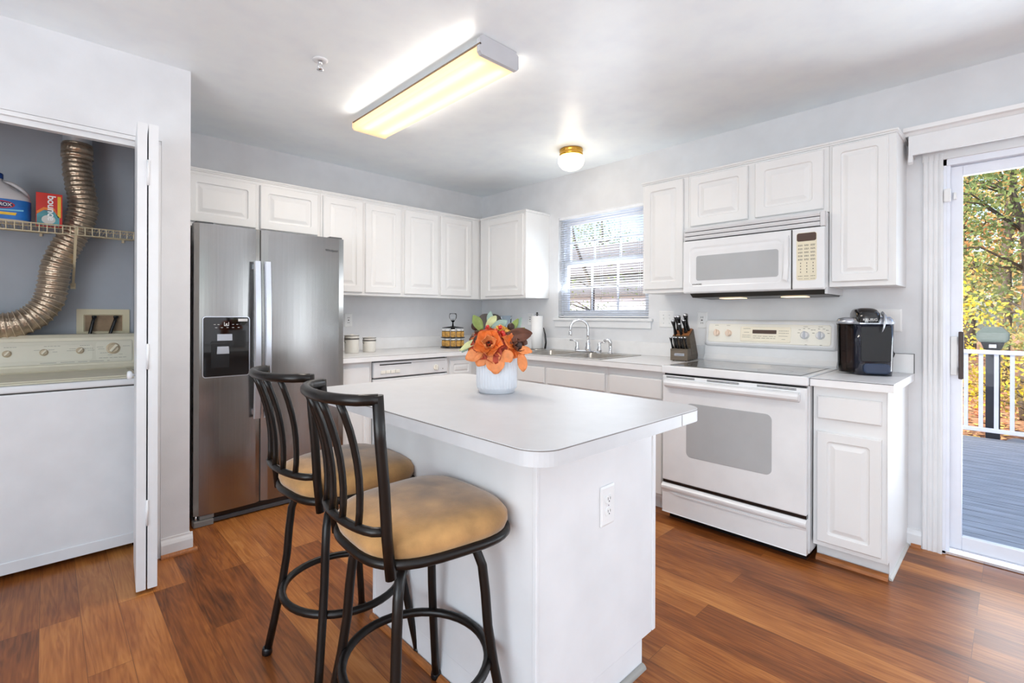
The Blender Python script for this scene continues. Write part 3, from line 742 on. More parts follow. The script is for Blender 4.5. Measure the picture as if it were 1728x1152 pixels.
outlet('white double switch plate on the wall between window and knife block', FRB(0), 2.072, 1.192, .116, .122, 'switch', 'switch plate', 'switch_plate')
outlet('white outlet on the wall just left of the range control panel', FRB(0), 2.337, 1.187, kind='gfci')
outlet('large white cover plate on the wall behind the coffee maker', FRB(0), 3.355, 1.195, .116, .125, 'jack', 'cover plate', 'cover_plate')

# ================================================================== REFRIGERATOR
fx0, fx1, fs = -2.778, -1.874, -2.420
fy = -.682; fzt, fzb = 1.738, .062
t = thing('refrigerator', 'stainless steel side-by-side refrigerator with a black ice dispenser', 'refrigerator', ((fx0+fx1)/2, -.36, 0))
m = M(); m.box(fx0+.004, fx1-.004, fy+.06, -.03, .02, fzt-.012, .004); obj('case', m, mat('fridge_case', rgb(58, 56, 54), .45), t)
def fdoor(x0, x1):
    m = M(); n = 14; poly = []
    for i in range(n+1):
        q = i/n; u = x0+(x1-x0)*q; d = -.010*(1-(2*q-1)**2)
        e = min(q, 1-q)*(x1-x0)
        if e < .012: d += .010*(1-e/.012)**2
        poly.append((u, fy+.010+d))
    poly = poly+[(x1, fy+.058), (x0, fy+.058)]
    m.prism(poly, fzb, fzt, None)
    return obj('door', m, STEEL, t)
d1 = fdoor(fx0, fs-.004); d2 = fdoor(fs+.004, fx1)
m = M(); m.box(fs-.004, fs+.004, fy+.02, fy+.056, fzb, fzt); obj('door_gasket', m, DARKG, t)
def fhandle(par, x):
    m = M(); pts = []; 
    for i in range(21):
        q = i/20; z = .585+.955*q; b = .032+.020*math.sin(PI*q); pts.append((z, fy-b))
    w2 = .021; rings = []
    for z, y in pts:
        sq = .0075
        rings.append([m.bm.verts.new(p) for p in ((x-w2, y+sq, z), (x-w2, y, z), (x-w2+.006, y-sq, z), (x+w2-.006, y-sq, z), (x+w2, y, z), (x+w2, y+sq, z))])
    for A, B in zip(rings, rings[1:]):
        for k in range(6): m.bm.faces.new((A[k], A[(k+1) % 6], B[(k+1) % 6], B[k]))
    m.bm.faces.new(rings[0]); m.bm.faces.new(rings[-1])
    m.box(x-.012, x+.012, fy-.03, fy+.012, .60, .635, .003); m.box(x-.012, x+.012, fy-.03, fy+.012, 1.49, 1.525, .003)
    obj('handle', m, STEELB, par)
fhandle(d1, -2.452); fhandle(d2, -2.392)
# dispenser
fr = FRA(fy); u0, u1, v0, v1 = -2.736, -2.490, .853, 1.200
disp = (M().rrings(fr, u0, u1, v0, v1, [(-.004, .001, .018), (-.004, .005, .018), (.001, .005, .015), (.0015, .003, .014)], 5))
dp = obj('dispenser', disp, [STEELB], d1)
m = M(); m.rrings(fr, u0+.001, u1-.001, v0+.001, v1-.001, [(0, .0025, .014), (0, .0050, .014), (.002, .006, .013)], 5)
m.prism([(u0+.006, 1.045), (u1-.006, 1.045), (u1-.006, 1.058), (u0+.006, 1.058)], .006, .008, fr)
pn = obj('dispenser_face', m, BLACKG, dp)
dp['label'] = 'black ice and water dispenser with a steel surround'
m = M(); m.prism([(-2.665, 1.062), (-2.585, 1.062), (-2.585, 1.100), (-2.665, 1.100)], .006, .013, fr, .001)
m.prism([(-2.668, .985), (-2.602, .985), (-2.605, 1.028), (-2.665, 1.028)], .008, .018, fr, .002); obj('dispenser_lever', m, SILV, dp)
m = M(); m.prism([(-2.695, .905), (-2.600, .905), (-2.600, 1.055), (-2.695, 1.055)], .006, .0075, fr)
m.prism([(-2.700, 1.048), (-2.595, 1.048), (-2.6, 1.06), (-2.69, 1.06)], .0075, .013, fr); obj('dispenser_recess', m, BLACK, dp)
m = M()
m.prism([(-2.552, 1.174), (-2.500, 1.174), (-2.500, 1.190), (-2.552, 1.190)], .006, .0065, fr)
m.prism([(-2.628, 1.150), (-2.625, 1.150), (-2.625, 1.17), (-2.628, 1.17)], .006, .0066, fr); m.prism([(-2.605, 1.150), (-2.602, 1.150), (-2.602, 1.17), (-2.605, 1.17)], .006, .0066, fr)
m.prism([(-2.628, 1.148), (-2.602, 1.148), (-2.602, 1.152), (-2.628, 1.152)], .006, .0066, fr); m.prism([(-2.620, 1.154), (-2.612, 1.154), (-2.610, 1.162), (-2.618, 1.162)], .006, .0066, fr)
for k in range(5): m.prism([(-2.675+k*.03, 1.137), (-2.664+k*.03, 1.137), (-2.664+k*.03, 1.1395), (-2.675+k*.03, 1.1395)], .006, .0066, fr)
for k in range(4):
    uu = (-2.682, -2.662, -2.585, -2.562)[k]; m.prism([(uu, 1.155), (uu+.01, 1.155), (uu+.01, 1.1575), (uu, 1.1575)], .006, .0066, fr)
obj('dispenser_markings', m, mat('marking_white', rgb(220, 220, 220), .5), dp)
# base grille and foot
m = M(); m.box(fx0+.09, fx1-.003, fy+.02, fy+.07, .012, .058, .003); obj('base_grille', m, BLACK, t)
m = M(); m.box(fx0+.1, fx1-.005, fy+.012, fy+.022, .008, .03, .002); obj('kick_strip', m, mat('charcoal', rgb(66, 68, 72), .4), t)
m = M(); m.box(fx0-.002, fx0+.10, fy-.004, fy+.05, .001, .034, .004); m.box(fx0+.03, fx0+.105, fy+.01, fy+.05, .036, .058, .003); obj('hinge_foot', m, mat('foot_grey', rgb(128, 126, 124), .4), t)
m = M(); m.tube([(fx0+.012, fy+.012, .034), (fx0+.012, fy+.012, .062)], .005, 8); obj('hinge_pin', m, CHROME, t)
m = M(); m.box(fx0+.01, fx0+.10, fy+.02, -.56, fzt-.012, fzt+.012, .004); m.box(fx1-.10, fx1-.01, fy+.02, -.56, fzt-.012, fzt+.012, .004); obj('hinge_cover', m, mat('charcoal', rgb(66, 68, 72), .4), t)
text('logo', 'Whirlpool', .0215, TA(-1.966, fy-.0005, 1.652), mat('logo_grey', rgb(78, 80, 84), .3, .6), d2)
lg = d2.children[-1]

# ================================================================== DISHWASHER
t = thing('dishwasher', 'white dishwasher under the worktop between two base cabinets', 'dishwasher', (-1.265, -.3, 0))
x0, x1 = -1.611, -.919
m = M(); m.box(x0+.006, x1-.006, -.575, -.03, .02, .868); obj('tub', m, mat('tub_grey', rgb(120, 120, 120), .5), t)
m = M(); m.box(x0+.003, x1-.003, -.612, -.576, .745, .862, .006); cp = obj('control_panel', m, APPL, t)
m = M(); m.box(x0+.003, x1-.003, -.606, -.576, .12, .735, .006); obj('door', m, APPL, t)
m = M(); m.box(x0+.02, x1-.02, -.56, -.54, .001, .11); obj('toe_panel', m, APPL, t)
fr = FRA(-.612)
m = M(); m.prism([(x0+.05, .838), (x0+.33, .838), (x0+.33, .846), (x0+.05, .846)], .0003, .0012, fr)
obj('vent_slot', m, BLACK, cp)
m = M(); m.prism([(x0+.32, .842), (x1-.03, .842), (x1-.03, .845), (x0+.32, .845)], .0003, .001, fr); obj('vent_groove', m, mat('seam_grey', rgb(170, 168, 166), .6), cp)
for k in range(4):
    m = M(); u = x0+.06+k*.042; m.prism([(u, .775), (u+.036, .775), (u+.036, .798), (u, .798)], .0003, .007, fr, .001); obj('push_button', m, CREAM, cp)
m = M(); m.lathe([(.024, 0), (.023, -.006), (.019, -.008)], (x1-.125, -.612, .790), 24, 'y'); m.box(x1-.131, x1-.119, -.634, -.62, .768, .812, .003); obj('dial', m, CREAM, cp)
m = M(); m.lathe([(.004, 0), (.004, -.002)], (x1-.055, -.612, .775), 10, 'y'); obj('pilot_light', m, TXT, cp)

# ================================================================== SINK + FAUCET
t = thing('kitchen_sink', 'stainless steel double-bowl sink set in the worktop under the window', 'sink', (-.34, -1.48, .76))
Y0, Y1, X0, X1 = -1.905, -1.055, -.605, -.072
ymid = -1.48
bowls = [(-1.865, -1.505), (-1.455, -1.095)]; bx0, bx1 = -.565, -.185
m = M()
def rim(a, b, c, d): m.box(a, b, c, d, .9143, .919)
rim(X0, bx0, Y0, Y1); rim(bx1, X1, Y0, Y1); rim(bx0, bx1, Y0, bowls[0][0]); rim(bx0, bx1, bowls[0][1], bowls[1][0]); rim(bx0, bx1, bowls[1][1], Y1)
bmesh.ops.remove_doubles(m.bm, verts=m.bm.verts, dist=1e-5)
obj('rim', m, SINKM, t)
for (a, b) in bowls:
    m = M(); rings = []
    for ins, z in ((0, .9185), (.004, .91), (.012, .80), (.03, .762), (.06, .757)):
        rings.append([m.bm.verts.new((x, y, z)) for x, y in rrect(bx0+ins, bx1-ins, a+ins, b-ins, .035, 5)])
    N = len(rings[0])
    for A, B in zip(rings, rings[1:]):
        for k in range(N): f = m.bm.faces.new((A[k], A[(k+1) % N], B[(k+1) % N], B[k])); f.smooth = True
    m.bm.faces.new(rings[-1])
    bo = obj('bowl', m, SINKM, t)
    m = M(); m.lathe([(.04, 0), (.04, .003), (.028, .004), (.02, .001)], ((bx0+bx1)/2, (a+b)/2, .7575), 24); obj('drain', m, CHROME, bo)
t = thing('faucet', 'chrome gooseneck faucet with two lever handles behind the sink', 'faucet', (-.125, -1.455, .919))
m = M(); m.rrings(lambda u, v, w_: (u, v, w_), -.152, -.098, -1.585, -1.325, [(0, .9192, .026), (0, .925, .026), (.006, .932, .02)], 6); obj('deck_plate', m, CHROME, t)
m = M(); cx_, cy_ = -.125, -1.455
m.lathe([(.024, .93), (.025, .95), (.018, .975), (.020, .99), (.014, 1.005), (.012, 1.02)], (cx_, cy_, 0), 20)
pts = [(cx_, cy_, 1.0), (cx_, cy_, 1.06), (cx_, cy_, 1.10)]
R_ = .072; dx_, dy_ = -.62, .78
for i in range(0, 13):
    a = PI*i/12*1.02; k = R_*(1-math.cos(a)); pts.append((cx_+dx_*k, cy_+dy_*k, 1.11+R_*math.sin(a)))
kx = 2*R_; pts += [(cx_+dx_*kx, cy_+dy_*kx, 1.085)]
m.tube(pts, .0115, 14)
m.lathe([(.0125, 1.09), (.014, 1.085), (.015, 1.068), (.016, 1.055), (.012, 1.052)], (cx_+dx_*kx, cy_+dy_*kx, 0), 18); obj('spout', m, CHROME, t)
for s, yy in ((1, -1.345), (-1, -1.565)):
    m = M(); m.lathe([(.020, .93), (.021, .945), (.013, .965), (.015, .985), (.013, 1.0), (.004, 1.006)], (cx_, yy, 0), 18)
    ly = .045 if s > 0 else -.0; 
    if s > 0: m.tube([(cx_, yy, .995), (cx_-.01, yy+.025, 1.008), (cx_-.018, yy+.062, 1.012)], .006, 10, rad=[.008, .0055, .0075])
    else: m.tube([(cx_, yy, .995), (cx_-.005, yy-.025, 1.004), (cx_-.01, yy-.062, 1.004)], .006, 10, rad=[.008, .0055, .0075])
    obj('lever_handle', m, CHROME, t)
t = thing('side_sprayer', 'chrome side sprayer standing right of the faucet handles', 'sprayer', (-.13, -1.672, .919))
m = M(); m.lathe([(.022, .9192), (.022, .925), (.014, .935), (.013, .96), (.015, .975), (.011, .985)], (-.13, -1.672, 0), 18); obj('sprayer_base', m, CHROME, t)
m = M(); m.tube([(-.13, -1.672, .975), (-.13, -1.672, 1.005), (-.134, -1.664, 1.022), (-.142, -1.645, 1.026), (-.148, -1.625, 1.016)], .013, 14, rad=[.012, .015, .016, .014, .011]); obj('sprayer_head', m, CHROME, t)

# ================================================================== RANGE
ry0, ry1 = 2.386, 3.144
t = thing('electric_range', 'white electric range with a glass cooktop under the microwave', 'range', (-.33, -(ry0+ry1)/2, 0))
m = M(); m.box(-.625, -.025, -ry1, -ry0, .045, .872, .003); obj('cabinet', m, APPL, t)
m = M(); m.box(-.60, -.05, -ry1+.02, -ry0-.02, .001, .045); obj('base', m, BLACK, t)
m = M(); m.box(-.668, -.085, -ry1-.001, -ry0+.001, .874, .919, .006); ck = obj('cooktop_frame', m, APPL, t)
m = M(); m.box(-.632, -.118, -ry1+.035, -ry0-.035, .9192, .9215, .001); gl = obj('glass_cooktop', m, COOK, ck)
for (cx_, cy_, r_) in ((-.50, -2.58, .10), (-.50, -2.95, .085), (-.24, -2.58, .075), (-.24, -2.95, .10)):
    m = M(); N = 40
    A = [m.bm.verts.new((cx_+r_*math.cos(2*PI*k/N), cy_+r_*math.sin(2*PI*k/N), .9218)) for k in range(N)]; B = [m.bm.verts.new((cx_+(r_-.003)*math.cos(2*PI*k/N), cy_+(r_-.003)*math.sin(2*PI*k/N), .9218)) for k in range(N)]
    for k in range(N): m.bm.faces.new((A[k], A[(k+1) % N], B[(k+1) % N], B[k]))
    obj('burner_ring', m, mat('burner_print', rgb(128, 128, 130), .3), gl)
m = M(); m.box(-.645, -.625, -ry1+.01, -ry0-.01, .862, .874); obj('vent_gap', m, BLACK, t)
m = M(); fr = FRB(-.665)
m.rrings(fr, ry0+.004, ry1-.004, .238, .862, [(0, -.039, .006), (0, -.006, .006), (.006, 0, .006)], 4); od = obj('oven_door', m, APPL, t)
m = M(); m.rrings(fr, 2.538, 2.986, .400, .712, [(0, .0005, .03), (0, .0012, .03), (.003, .0016, .028)], 6); obj('oven_window', m, GREYW, od)
m = M()
prof = [(0.0, .800), (.010, .792), (.026, .796), (.038, .808), (.040, .822), (.034, .834), (.018, .840), (0, .842)]
m.prism([(u, v) for u, v in prof], ry0+.03, ry1-.03, lambda u, v, w_: (-.665-u, -w_, v), .003); obj('handle', m, APPL, od)
m = M()
for (a, b) in ((.03, .20), (.27, .44), (.53, .71)):
    for z in (.8485, .8545): m.prism([(ry0+a, z), (ry0+b, z), (ry0+b, z+.0028), (ry0+a, z+.0028)], .0002, .0012, fr)
obj('vent_slots', m, BLACK, od)
m = M()
# storage drawer with a scooped pull
P = []
for i in range(13):
    q = i/12; z = .045+(.222-.045)*q
    P.append((z, 0))
prof = [(0, .046), (-.003, .05), (-.003, .165), (.0, .178), (.008, .186), (.0115, .196), (.0115, .205), (.004, .213), (-.004, .219)]
m.prism([(u, v) for u, v in prof]+[(-.038, .219), (-.038, .046)], ry0+.004, ry1-.004, lambda u, v, w_: (-.665-u, -w_, v)); sdw = obj('storage_drawer', m, APPL, t)
m = M(); m.prism([(ry0+.05, .176), (ry0+.11, .170), (ry1-.11, .170), (ry1-.05, .176), (ry1-.09, .1605), (ry0+.09, .1605)], .0, .0036, fr, .0008); 
bpy_dummy = obj('pull_lip', m, APPL, sdw)
m = M(); m.box(-.655, -.63, -ry1+.006, -ry0-.006, .2195, .2375); obj('drawer_gap', m, BLACK, t)
# riser and backguard
m = M(); m.prism([(-.085, .905), (-.03, .905), (-.03, 1.02), (-.075, 1.02), (-.079, .96), (-.100, .93)], ry0+.003, ry1-.003, lambda u, v, w_: (u, -w_, v)); m.mi = 0; obj('riser', m, APPL, t)
bgm = Matrix.Translation((-.098, 0, 1.018)) @ Matrix.Rotation(math.radians(8), 4, 'Y')
def FG(u, v, w_):  # leaning control-panel face
    p = bgm @ Vector((-w_, -u, v)); return (p.x, p.y, p.z)
m = M(); m.rrings(FG, ry0+.002, ry1-.002, .0, .176, [(0, -.075, .02), (0, -.02, .02), (.006, -.006, .022), (.016, 0, .02)], 5)
bg_ = obj('backguard', m, APPL, t)
m = M(); m.rrings(FG, ry0+.030, ry1-.030, .026, .148, [(0, .0003, .014), (.003, .0022, .012)], 4)
cpn = obj('control_panel', m, CREAM, bg_)
m = M(); m.rrings(FG, 2.622, 2.910, .036, .132, [(0, .0022, .01), (.002, .0045, .009), (.005, .0050, .008)], 4); obj('control_pad', m, mat('pad_cream', rgb(243, 236, 218), .3), cpn)
m = M(); m.rrings(FG, 2.695, 2.832, .088, .112, [(0, .005, .002), (0, .0058, .002)], 2); ds = obj('clock_display', m, mat('display_brown', rgb(84, 66, 58), .15), cpn)
m = M(); r2 = random.Random(3)
for u, v, wd, n_ in ((2.64, .118, .045, 1), (2.645, .095, .03, 1), (2.635, .07, .05, 2), (2.70, .066, .13, 2), (2.845, .108, .055, 1), (2.845, .094, .055, 1), (2.845, .076, .05, 1), (2.862, .056, .02, 1)):
    rows(m, FG, u, u+wd, v-.006*n_, v+.006*n_, .005, n_, .0022, 5, r2)
for u in (2.47, 2.545, 2.985, 3.06):
    rows(m, FG, u-.01, u+.012, .134, .140, .0022, 1, .002, 3, r2)
for u in (2.985, 3.06):
    for du, v in ((-.035, .118), (.028, .118), (-.04, .10), (.035, .1), (.0, .030), (-.012, .125), (.012, .125)): rows(m, FG, u+du, u+du+.012, v-.003, v+.003, .0022, 1, .003, 1.3, r2)
obj('panel_print', m, TXT, cpn)
for k, u in enumerate((2.472, 2.548, 2.982, 3.060)):
    big = k > 1; rr_ = .0235 if big else .0215
    m = M(); rings = []
    for rad, w_ in ((rr_*1.0, .0022), (rr_, .006), (rr_*.86, .010), (rr_*.80, .016), (rr_*.72, .018)):
        rings.append([m.bm.verts.new(FG(u+rad*math.cos(2*PI*i/24), .086+rad*math.sin(2*PI*i/24), w_)) for i in range(24)])
    for A, B in zip(rings, rings[1:]):
        for i in range(24): m.bm.faces.new((A[i], A[(i+1) % 24], B[(i+1) % 24], B[i]))
    m.bm.faces.new(rings[-1])
    kn = obj('knob', m, APPL if big else mat('knob_pink', rgb(236, 214, 196), .3), cpn)
    m = M(); m.prism([(u-.006, .064), (u+.006, .064), (u+.0045, .108), (u-.0045, .108)], .016, .026, FG, .001); obj('knob_grip', m, mat('grip_shade_grey', rgb(186, 190, 200), .35) if big else mat('knob_pink', rgb(236, 214, 196), .3), kn)  # grips of the white knobs have a bluish shadow tone put into their colour

# ================================================================== MICROWAVE
t = thing('microwave', 'white over-the-range microwave with a grey window and beige keypad', 'microwave', (-.2, -2.77, 1.35))
mz0, mz1 = 1.358, 1.770
m = M(); m.box(-.355, -.002, -3.150, -2.387, mz0+.012, mz1, .003); m.box(-.34, -.002, -3.1505, -3.139, mz0-.022, mz0+.015); obj('case', m, APPL, t)
m = M(); m.prism([(-.352, mz0+.011), (-.02, mz0+.011), (-.02, mz0-.030), (-.30, mz0-.024)], 2.402, 3.14, lambda u, v, w_: (u, -w_, v), .003); obj('underside', m, mat('underside_dark', rgb(60, 56, 52), .35, .4), t)
m = M(); m.box(-.24, -.14, -2.68, -2.55, mz0-.032, mz0-.0285); m.box(-.24, -.14, -3.02, -2.9, mz0-.032, mz0-.0285); obj('cooktop_lamp', m, emis('warm_lamp', (1, .78, .5, 1), 1.4), t)
fr = FRB(-.39)
m = M(); m.rrings(fr, 2.387, 3.150, mz0, 1.690, [(0, -.034, .006), (0, -.006, .006), (.006, 0, .006)], 3)
fc = obj('front_frame', m, APPL, t)
m = M(); m.rrings(fr, 2.388, 2.996, mz0+.004, 1.686, [(0, .0002, .008), (0, .006, .008), (.005, .010, .01), (.040, .010, .03), (.050, .007, .03)], 5); md = obj('door', m, APPL, fc) if False else obj('door', m, APPL, t)
m = M(); m.rrings(fr, 2.470, 2.936, 1.434, 1.588, [(-.045, .0075, .04), (-.03, .0085, .035), (-.006, .0078, .02), (-.002, .0078, .016)], 6); obj('window_surround', m, APPL, md)
m = M(); m.rrings(fr, 2.472, 2.934, 1.436, 1.590, [(0, .0079, .014), (0, .0086, .014), (.002, .0088, .013)], 5); obj('window', m, GREYW, md)
m = M()
m.prism([(2.958, 1.42), (2.984, 1.405), (2.990, 1.50), (2.988, 1.655), (2.966, 1.64), (2.972, 1.52)], .009, .032, fr, .004); obj('handle', m, APPL, md)
m = M(); m.box(-.3975, -.389, -3.001, -2.9965, mz0+.004, 1.686); obj('door_gap', m, SLOT, t)
m = M(); m.rrings(fr, 3.002, 3.149, mz0+.004, 1.686, [(0, .0002, .008), (0, .006, .008), (.005, .009, .008)], 4); kp = obj('control_section', m, APPL, t)
m = M(); m.rrings(fr, 3.022, 3.116, 1.408, 1.664, [(0, .009, .012), (.001, .0100, .012)], 5); pad = obj('keypad', m, mat('keypad_beige', rgb(222, 214, 190), .3), kp)
m = M(); m.rrings(fr, 3.024, 3.114, 1.618, 1.662, [(0, .0101, .010), (.001, .0108, .010)], 5); obj('display', m, mat('display_brown', rgb(84, 66, 58), .15), kp)
m = M(); r3 = random.Random(5)
for i in range(5):
    for c in range(3): rows(m, fr, 3.030+c*.029, 3.052+c*.029, 1.596-i*.019-.005, 1.596-i*.019+.005, .0101, 2, .003, 3, r3)
for i in range(4):
    for c in range(3): m.prism([(3.040+c*.029, 1.497-i*.016), (3.044+c*.029, 1.497-i*.016), (3.044+c*.029, 1.504-i*.016), (3.040+c*.029, 1.504-i*.016)], .0101, .0106, fr)
for c in range(3): rows(m, fr, 3.030+c*.029, 3.052+c*.029, 1.428, 1.434, .0101, 1, .003, 3, r3); rows(m, fr, 3.030+c*.029, 3.052+c*.029, 1.414, 1.419, .0101, 1, .002, 3, r3)
obj('keypad_print', m, TXT, kp)
m = M()
for i in range(3):
    z = 1.700+i*.026
    m.prism([(.0, z), (.030, z-.004), (.034, z+.008), (.028, z+.018), (0, z+.018)], 2.387, 3.127, lambda u, v, w_: (-.356-u, -w_, v))
m.box(-.39, -.356, -3.150, -3.128, 1.692, 1.772, .003); obj('vent_louvres', m, mat('louvre_grey', rgb(214, 214, 216), .35), t)
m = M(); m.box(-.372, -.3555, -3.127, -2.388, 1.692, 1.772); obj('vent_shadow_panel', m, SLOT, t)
text('logo', 'KENMORE', .013, TB(-.4005, -2.478, 1.412), TXTD, md)

# ================================================================== COFFEE MAKER
ang = math.radians(-20)
cm = thing('coffee_maker', 'black and silver single-cup coffee maker on the worktop right of the range', 'coffee maker', (-.20, -3.292, .9145), 0)
kmt = Matrix.Translation((-.20, -3.300, .9145)) @ Matrix.Rotation(math.radians(-26), 4, 'Z').inverted()
def K(mm): return mm.xf(kmt)
# local: front faces -x, width along y (+y is its left side seen from the front)
def FK(u, v, w_): return (-w_, -u, v)
m = M()  # main body: D-shaped plan
plan = rrect(-.115, .10, -.085, .085, .04, 6)
rings = []
for z, s_ in ((.0, .93), (.03, .95), (.15, .98), (.262, 1.0)):
    rings.append([m.bm.verts.new((x*s_, y*s_, z)) for x, y in plan])
N = len(plan)
for A, B in zip(rings, rings[1:]):
    for k in range(N): f = m.bm.faces.new((A[k], A[(k+1) % N], B[(k+1) % N], B[k])); f.smooth = True
m.bm.faces.new(rings[0][::-1]); m.bm.faces.new(rings[-1]); obj('body', K(m), NAVY, cm)
m = M(); m.prism([(x*1.02, y*1.03) for x, y in plan], .262, .275, None, .003); obj('silver_collar', K(m), SILV, cm)
m = M(); rings = []
for z, s_ in ((.275, 1.0), (.288, .97), (.296, .90)):
    rings.append([m.bm.verts.new((x*s_-.0, y*s_*.99, z)) for x, y in plan])
for A, B in zip(rings, rings[1:]):
    for k in range(N): f = m.bm.faces.new((A[k], A[(k+1) % N], B[(k+1) % N], B[k])); f.smooth = True
m.bm.faces.new(rings[-1]); obj('top_deck', K(m), SILV, cm)
m = M(); plan2 = rrect(-.132, .05, -.026, .078, .045, 6); rings = []
for z, s_, dx in ((.268, .98, 0), (.290, 1.0, 0), (.316, .96, .002), (.334, .82, .008), (.343, .6, .014), (.346, .3, .018)):
    cx_ = -.041; cy_ = .026
    rings.append([m.bm.verts.new((cx_+(x-cx_)*s_+dx, cy_+(y-cy_)*s_, z)) for x, y in plan2])
for A, B in zip(rings, rings[1:]):
    for k in range(len(plan2)): f = m.bm.faces.new((A[k], A[(k+1) % len(plan2)], B[(k+1) % len(plan2)], B[k])); f.smooth = True
m.bm.faces.new(rings[-1]); obj('lid', K(m), BLACKG, cm)
m = M(); m.tube([(-.085, -.034, .318), (-.120, -.034, .300), (-.134, -.030, .272), (-.138, -.024, .245), (-.136, -.018, .222)], .01, 8, rad=[.011, .012, .010, .007, .003], flat=(1, .6)); obj('lid_handle', K(m), SILV, cm)
m = M(); m.rrings(lambda u, v, w_: (u, v, w_), -.07, .0, -.078, -.028, [(0, .296, .012), (0, .298, .012), (.002, .2985, .012)], 4); obj('control_screen', K(m), mat('screen_blue', rgb(110, 140, 190), .15), cm)
m = M(); m.rrings(FK, -.055, .055, .012, .062, [(0, .100, .018), (0, .128, .018), (.006, .132, .014)], 6); obj('drip_tray', K(m), mat('tray_blue', rgb(44, 56, 80), .25), cm)
m = M(); m.rrings(FK, -.062, .062, .07, .25, [(0, .108, .01), (0, .1165, .01), (.002, .1175, .01)], 4); obj('brew_panel', K(m), mat('satin_black', rgb(14, 15, 20), .35), cm)
m = M()  # water tank at its left
m.lathe([(.048, .01), (.052, .06), (.056, .255), (.058, .258), (.058, .262)], (-.02, .085, 0), 28, rfun=None); wt = obj('water_tank', K(m), [glassm('smoked_plastic', (.30, .24, .22, 1), .25)], cm)
m = M(); m.lathe([(.059, .262), (.060, .275), (.052, .290), (.02, .297), (.001, .298)], (-.02, .085, 0), 28); obj('tank_lid', K(m), SILV, cm)
m = M(); m.tube([(.02, -.09, .16), (.03, -.11, .13), (.035, -.125, .105), (.02, -.115, .09), (.03, -.09, .075)], .0035, 8); obj('power_cord', K(m), BLACK, cm)
tx = text('logo', 'KEURIG', .018, kmt @ Matrix.Translation((-.1335, .030, .284)) @ Matrix.Rotation(-PI/2, 4, 'Z') @ Matrix.Rotation(PI/2, 4, 'X'), mat('marking_white', rgb(220, 220, 220), .5), cm)

# ================================================================== KNIFE BLOCK
kb_r = math.radians(10)
kbt = Matrix.Translation((-.235, -2.300, .9145)) @ Matrix.Rotation(kb_r, 4, 'Z')
kb = thing('knife_block', 'taupe wooden knife block on the worktop left of the range', 'knife block', (-.235, -2.300, .9145))
# local: front to -x, y width +-.055
wd = .056
m = M(); m.prism([(-.06, .004), (.05, .004), (.015, .088), (-.06, .082)], -wd, wd, lambda u, v, w_: (u, w_, v), .002); m.xf(kbt); obj('front_step', m, KNIFEW, kb)
m = M(); m.prism([(.0, .004), (.185, .004), (.195, .03), (.082, .212), (-.018, .165), (.045, .03)], -wd, wd, lambda u, v, w_: (u, w_, v), .002); m.xf(kbt); obj('block', m, KNIFEW, kb)
m = M(); m.prism([(-.012, .1690), (.078, .2110), (.074, .217), (-.016, .175)], -wd+.006, wd-.006, lambda u, v, w_: (u, w_, v)); m.xf(kbt); obj('slot_face', m, KNIFEO, kb)
m = M(); m.box(-.0618, -.0600, -.034, .030, .035, .052, .0005); m.xf(kbt); pl = obj('label_plate', m, SILV, kb)
text('lettering', 'CALPHALON', .008, kbt @ Matrix.Translation((-.0622, -.002, .0435)) @ Matrix.Rotation(-PI/2, 4, 'Z') @ Matrix.Rotation(PI/2, 4, 'X'), TXTD, kb, .0002)
m = M()
for y in (-.04, .04):
    for x in (-.045, .11): m.lathe([(.006, 0), (.006, .005)], (x, y, 0), 10)
m.xf(kbt); obj('rubber_foot', m, BLACK, kb)
ax_ = Vector((-.55, 0, .835)).normalized()
def knife(p, ln, r_, label, group=None, name='kitchen_knife', bend=0.0):
    q = kbt @ Vector(p); A = (kbt.to_3x3() @ ax_).normalized()
    t = thing(name, label, 'knife', tuple(q), 0, group); sd_ = (kbt.to_3x3() @ Vector((0, 1, 0)))
    fwd = A.cross(sd_)
    m = M(); n = 8; pts = [q+A*(ln*i/n)+fwd*(bend*math.sin(PI*i/n)) for i in range(n+1)]
    rad = [r_*(.78+.22*math.cos(2*PI*i/n)+.15*(i/n)) for i in range(n+1)]
    m.tube(pts, r_, 10, rad=rad, flat=(1.0, .85)); obj('handle', m, BLACK, t)
    m = M(); m.sphere(pts[-1], r_*.95, (1, 1, .7), 10, 6)
    for k in (2, 4, 6): m.sphere(pts[k]+sd_*(-rad[k]*.55), .0022, (1, 1, 1), 6, 4)
    obj('steel_butt', m, CHROME, t)
    m = M(); m.tube([q-A*.02, q+A*.004], r_*.7, 8, flat=(1.0, .4)); obj('bolster', m, CHROME, t)
    return t
big = [((-.002, .038, .176), .110, .0145, 'large black-handled knife in the back row, farthest left'), ((.03, .012, .192), .125, .0155, 'tall black-handled knife in the back row, left of centre'),
       ((.055, .036, .203), .110, .014, 'black-handled knife at the rear left of the block, behind the others'), ((.050, -.030, .200), .128, .0155, 'long black knife handle standing at the top right of the block'),
       ((.020, -.022, .188), .100, .014, 'black-handled knife in the middle of the block, above the steak knives'), ((-.004, -.0, .176), .085, .0125, 'medium black-handled knife just behind the steak knives')]
for p, ln, r_, lb in big: knife(p, ln, r_, lb, 'large knives in the block')
for k in range(6):
    knife((-.036+(.010 if k % 2 else -.006), .044-k*.0175, .083), .090, .0092, 'slim black-handled steak knife in the front row of the wooden block', 'steak knives in the front step', 'steak_knife', .004)

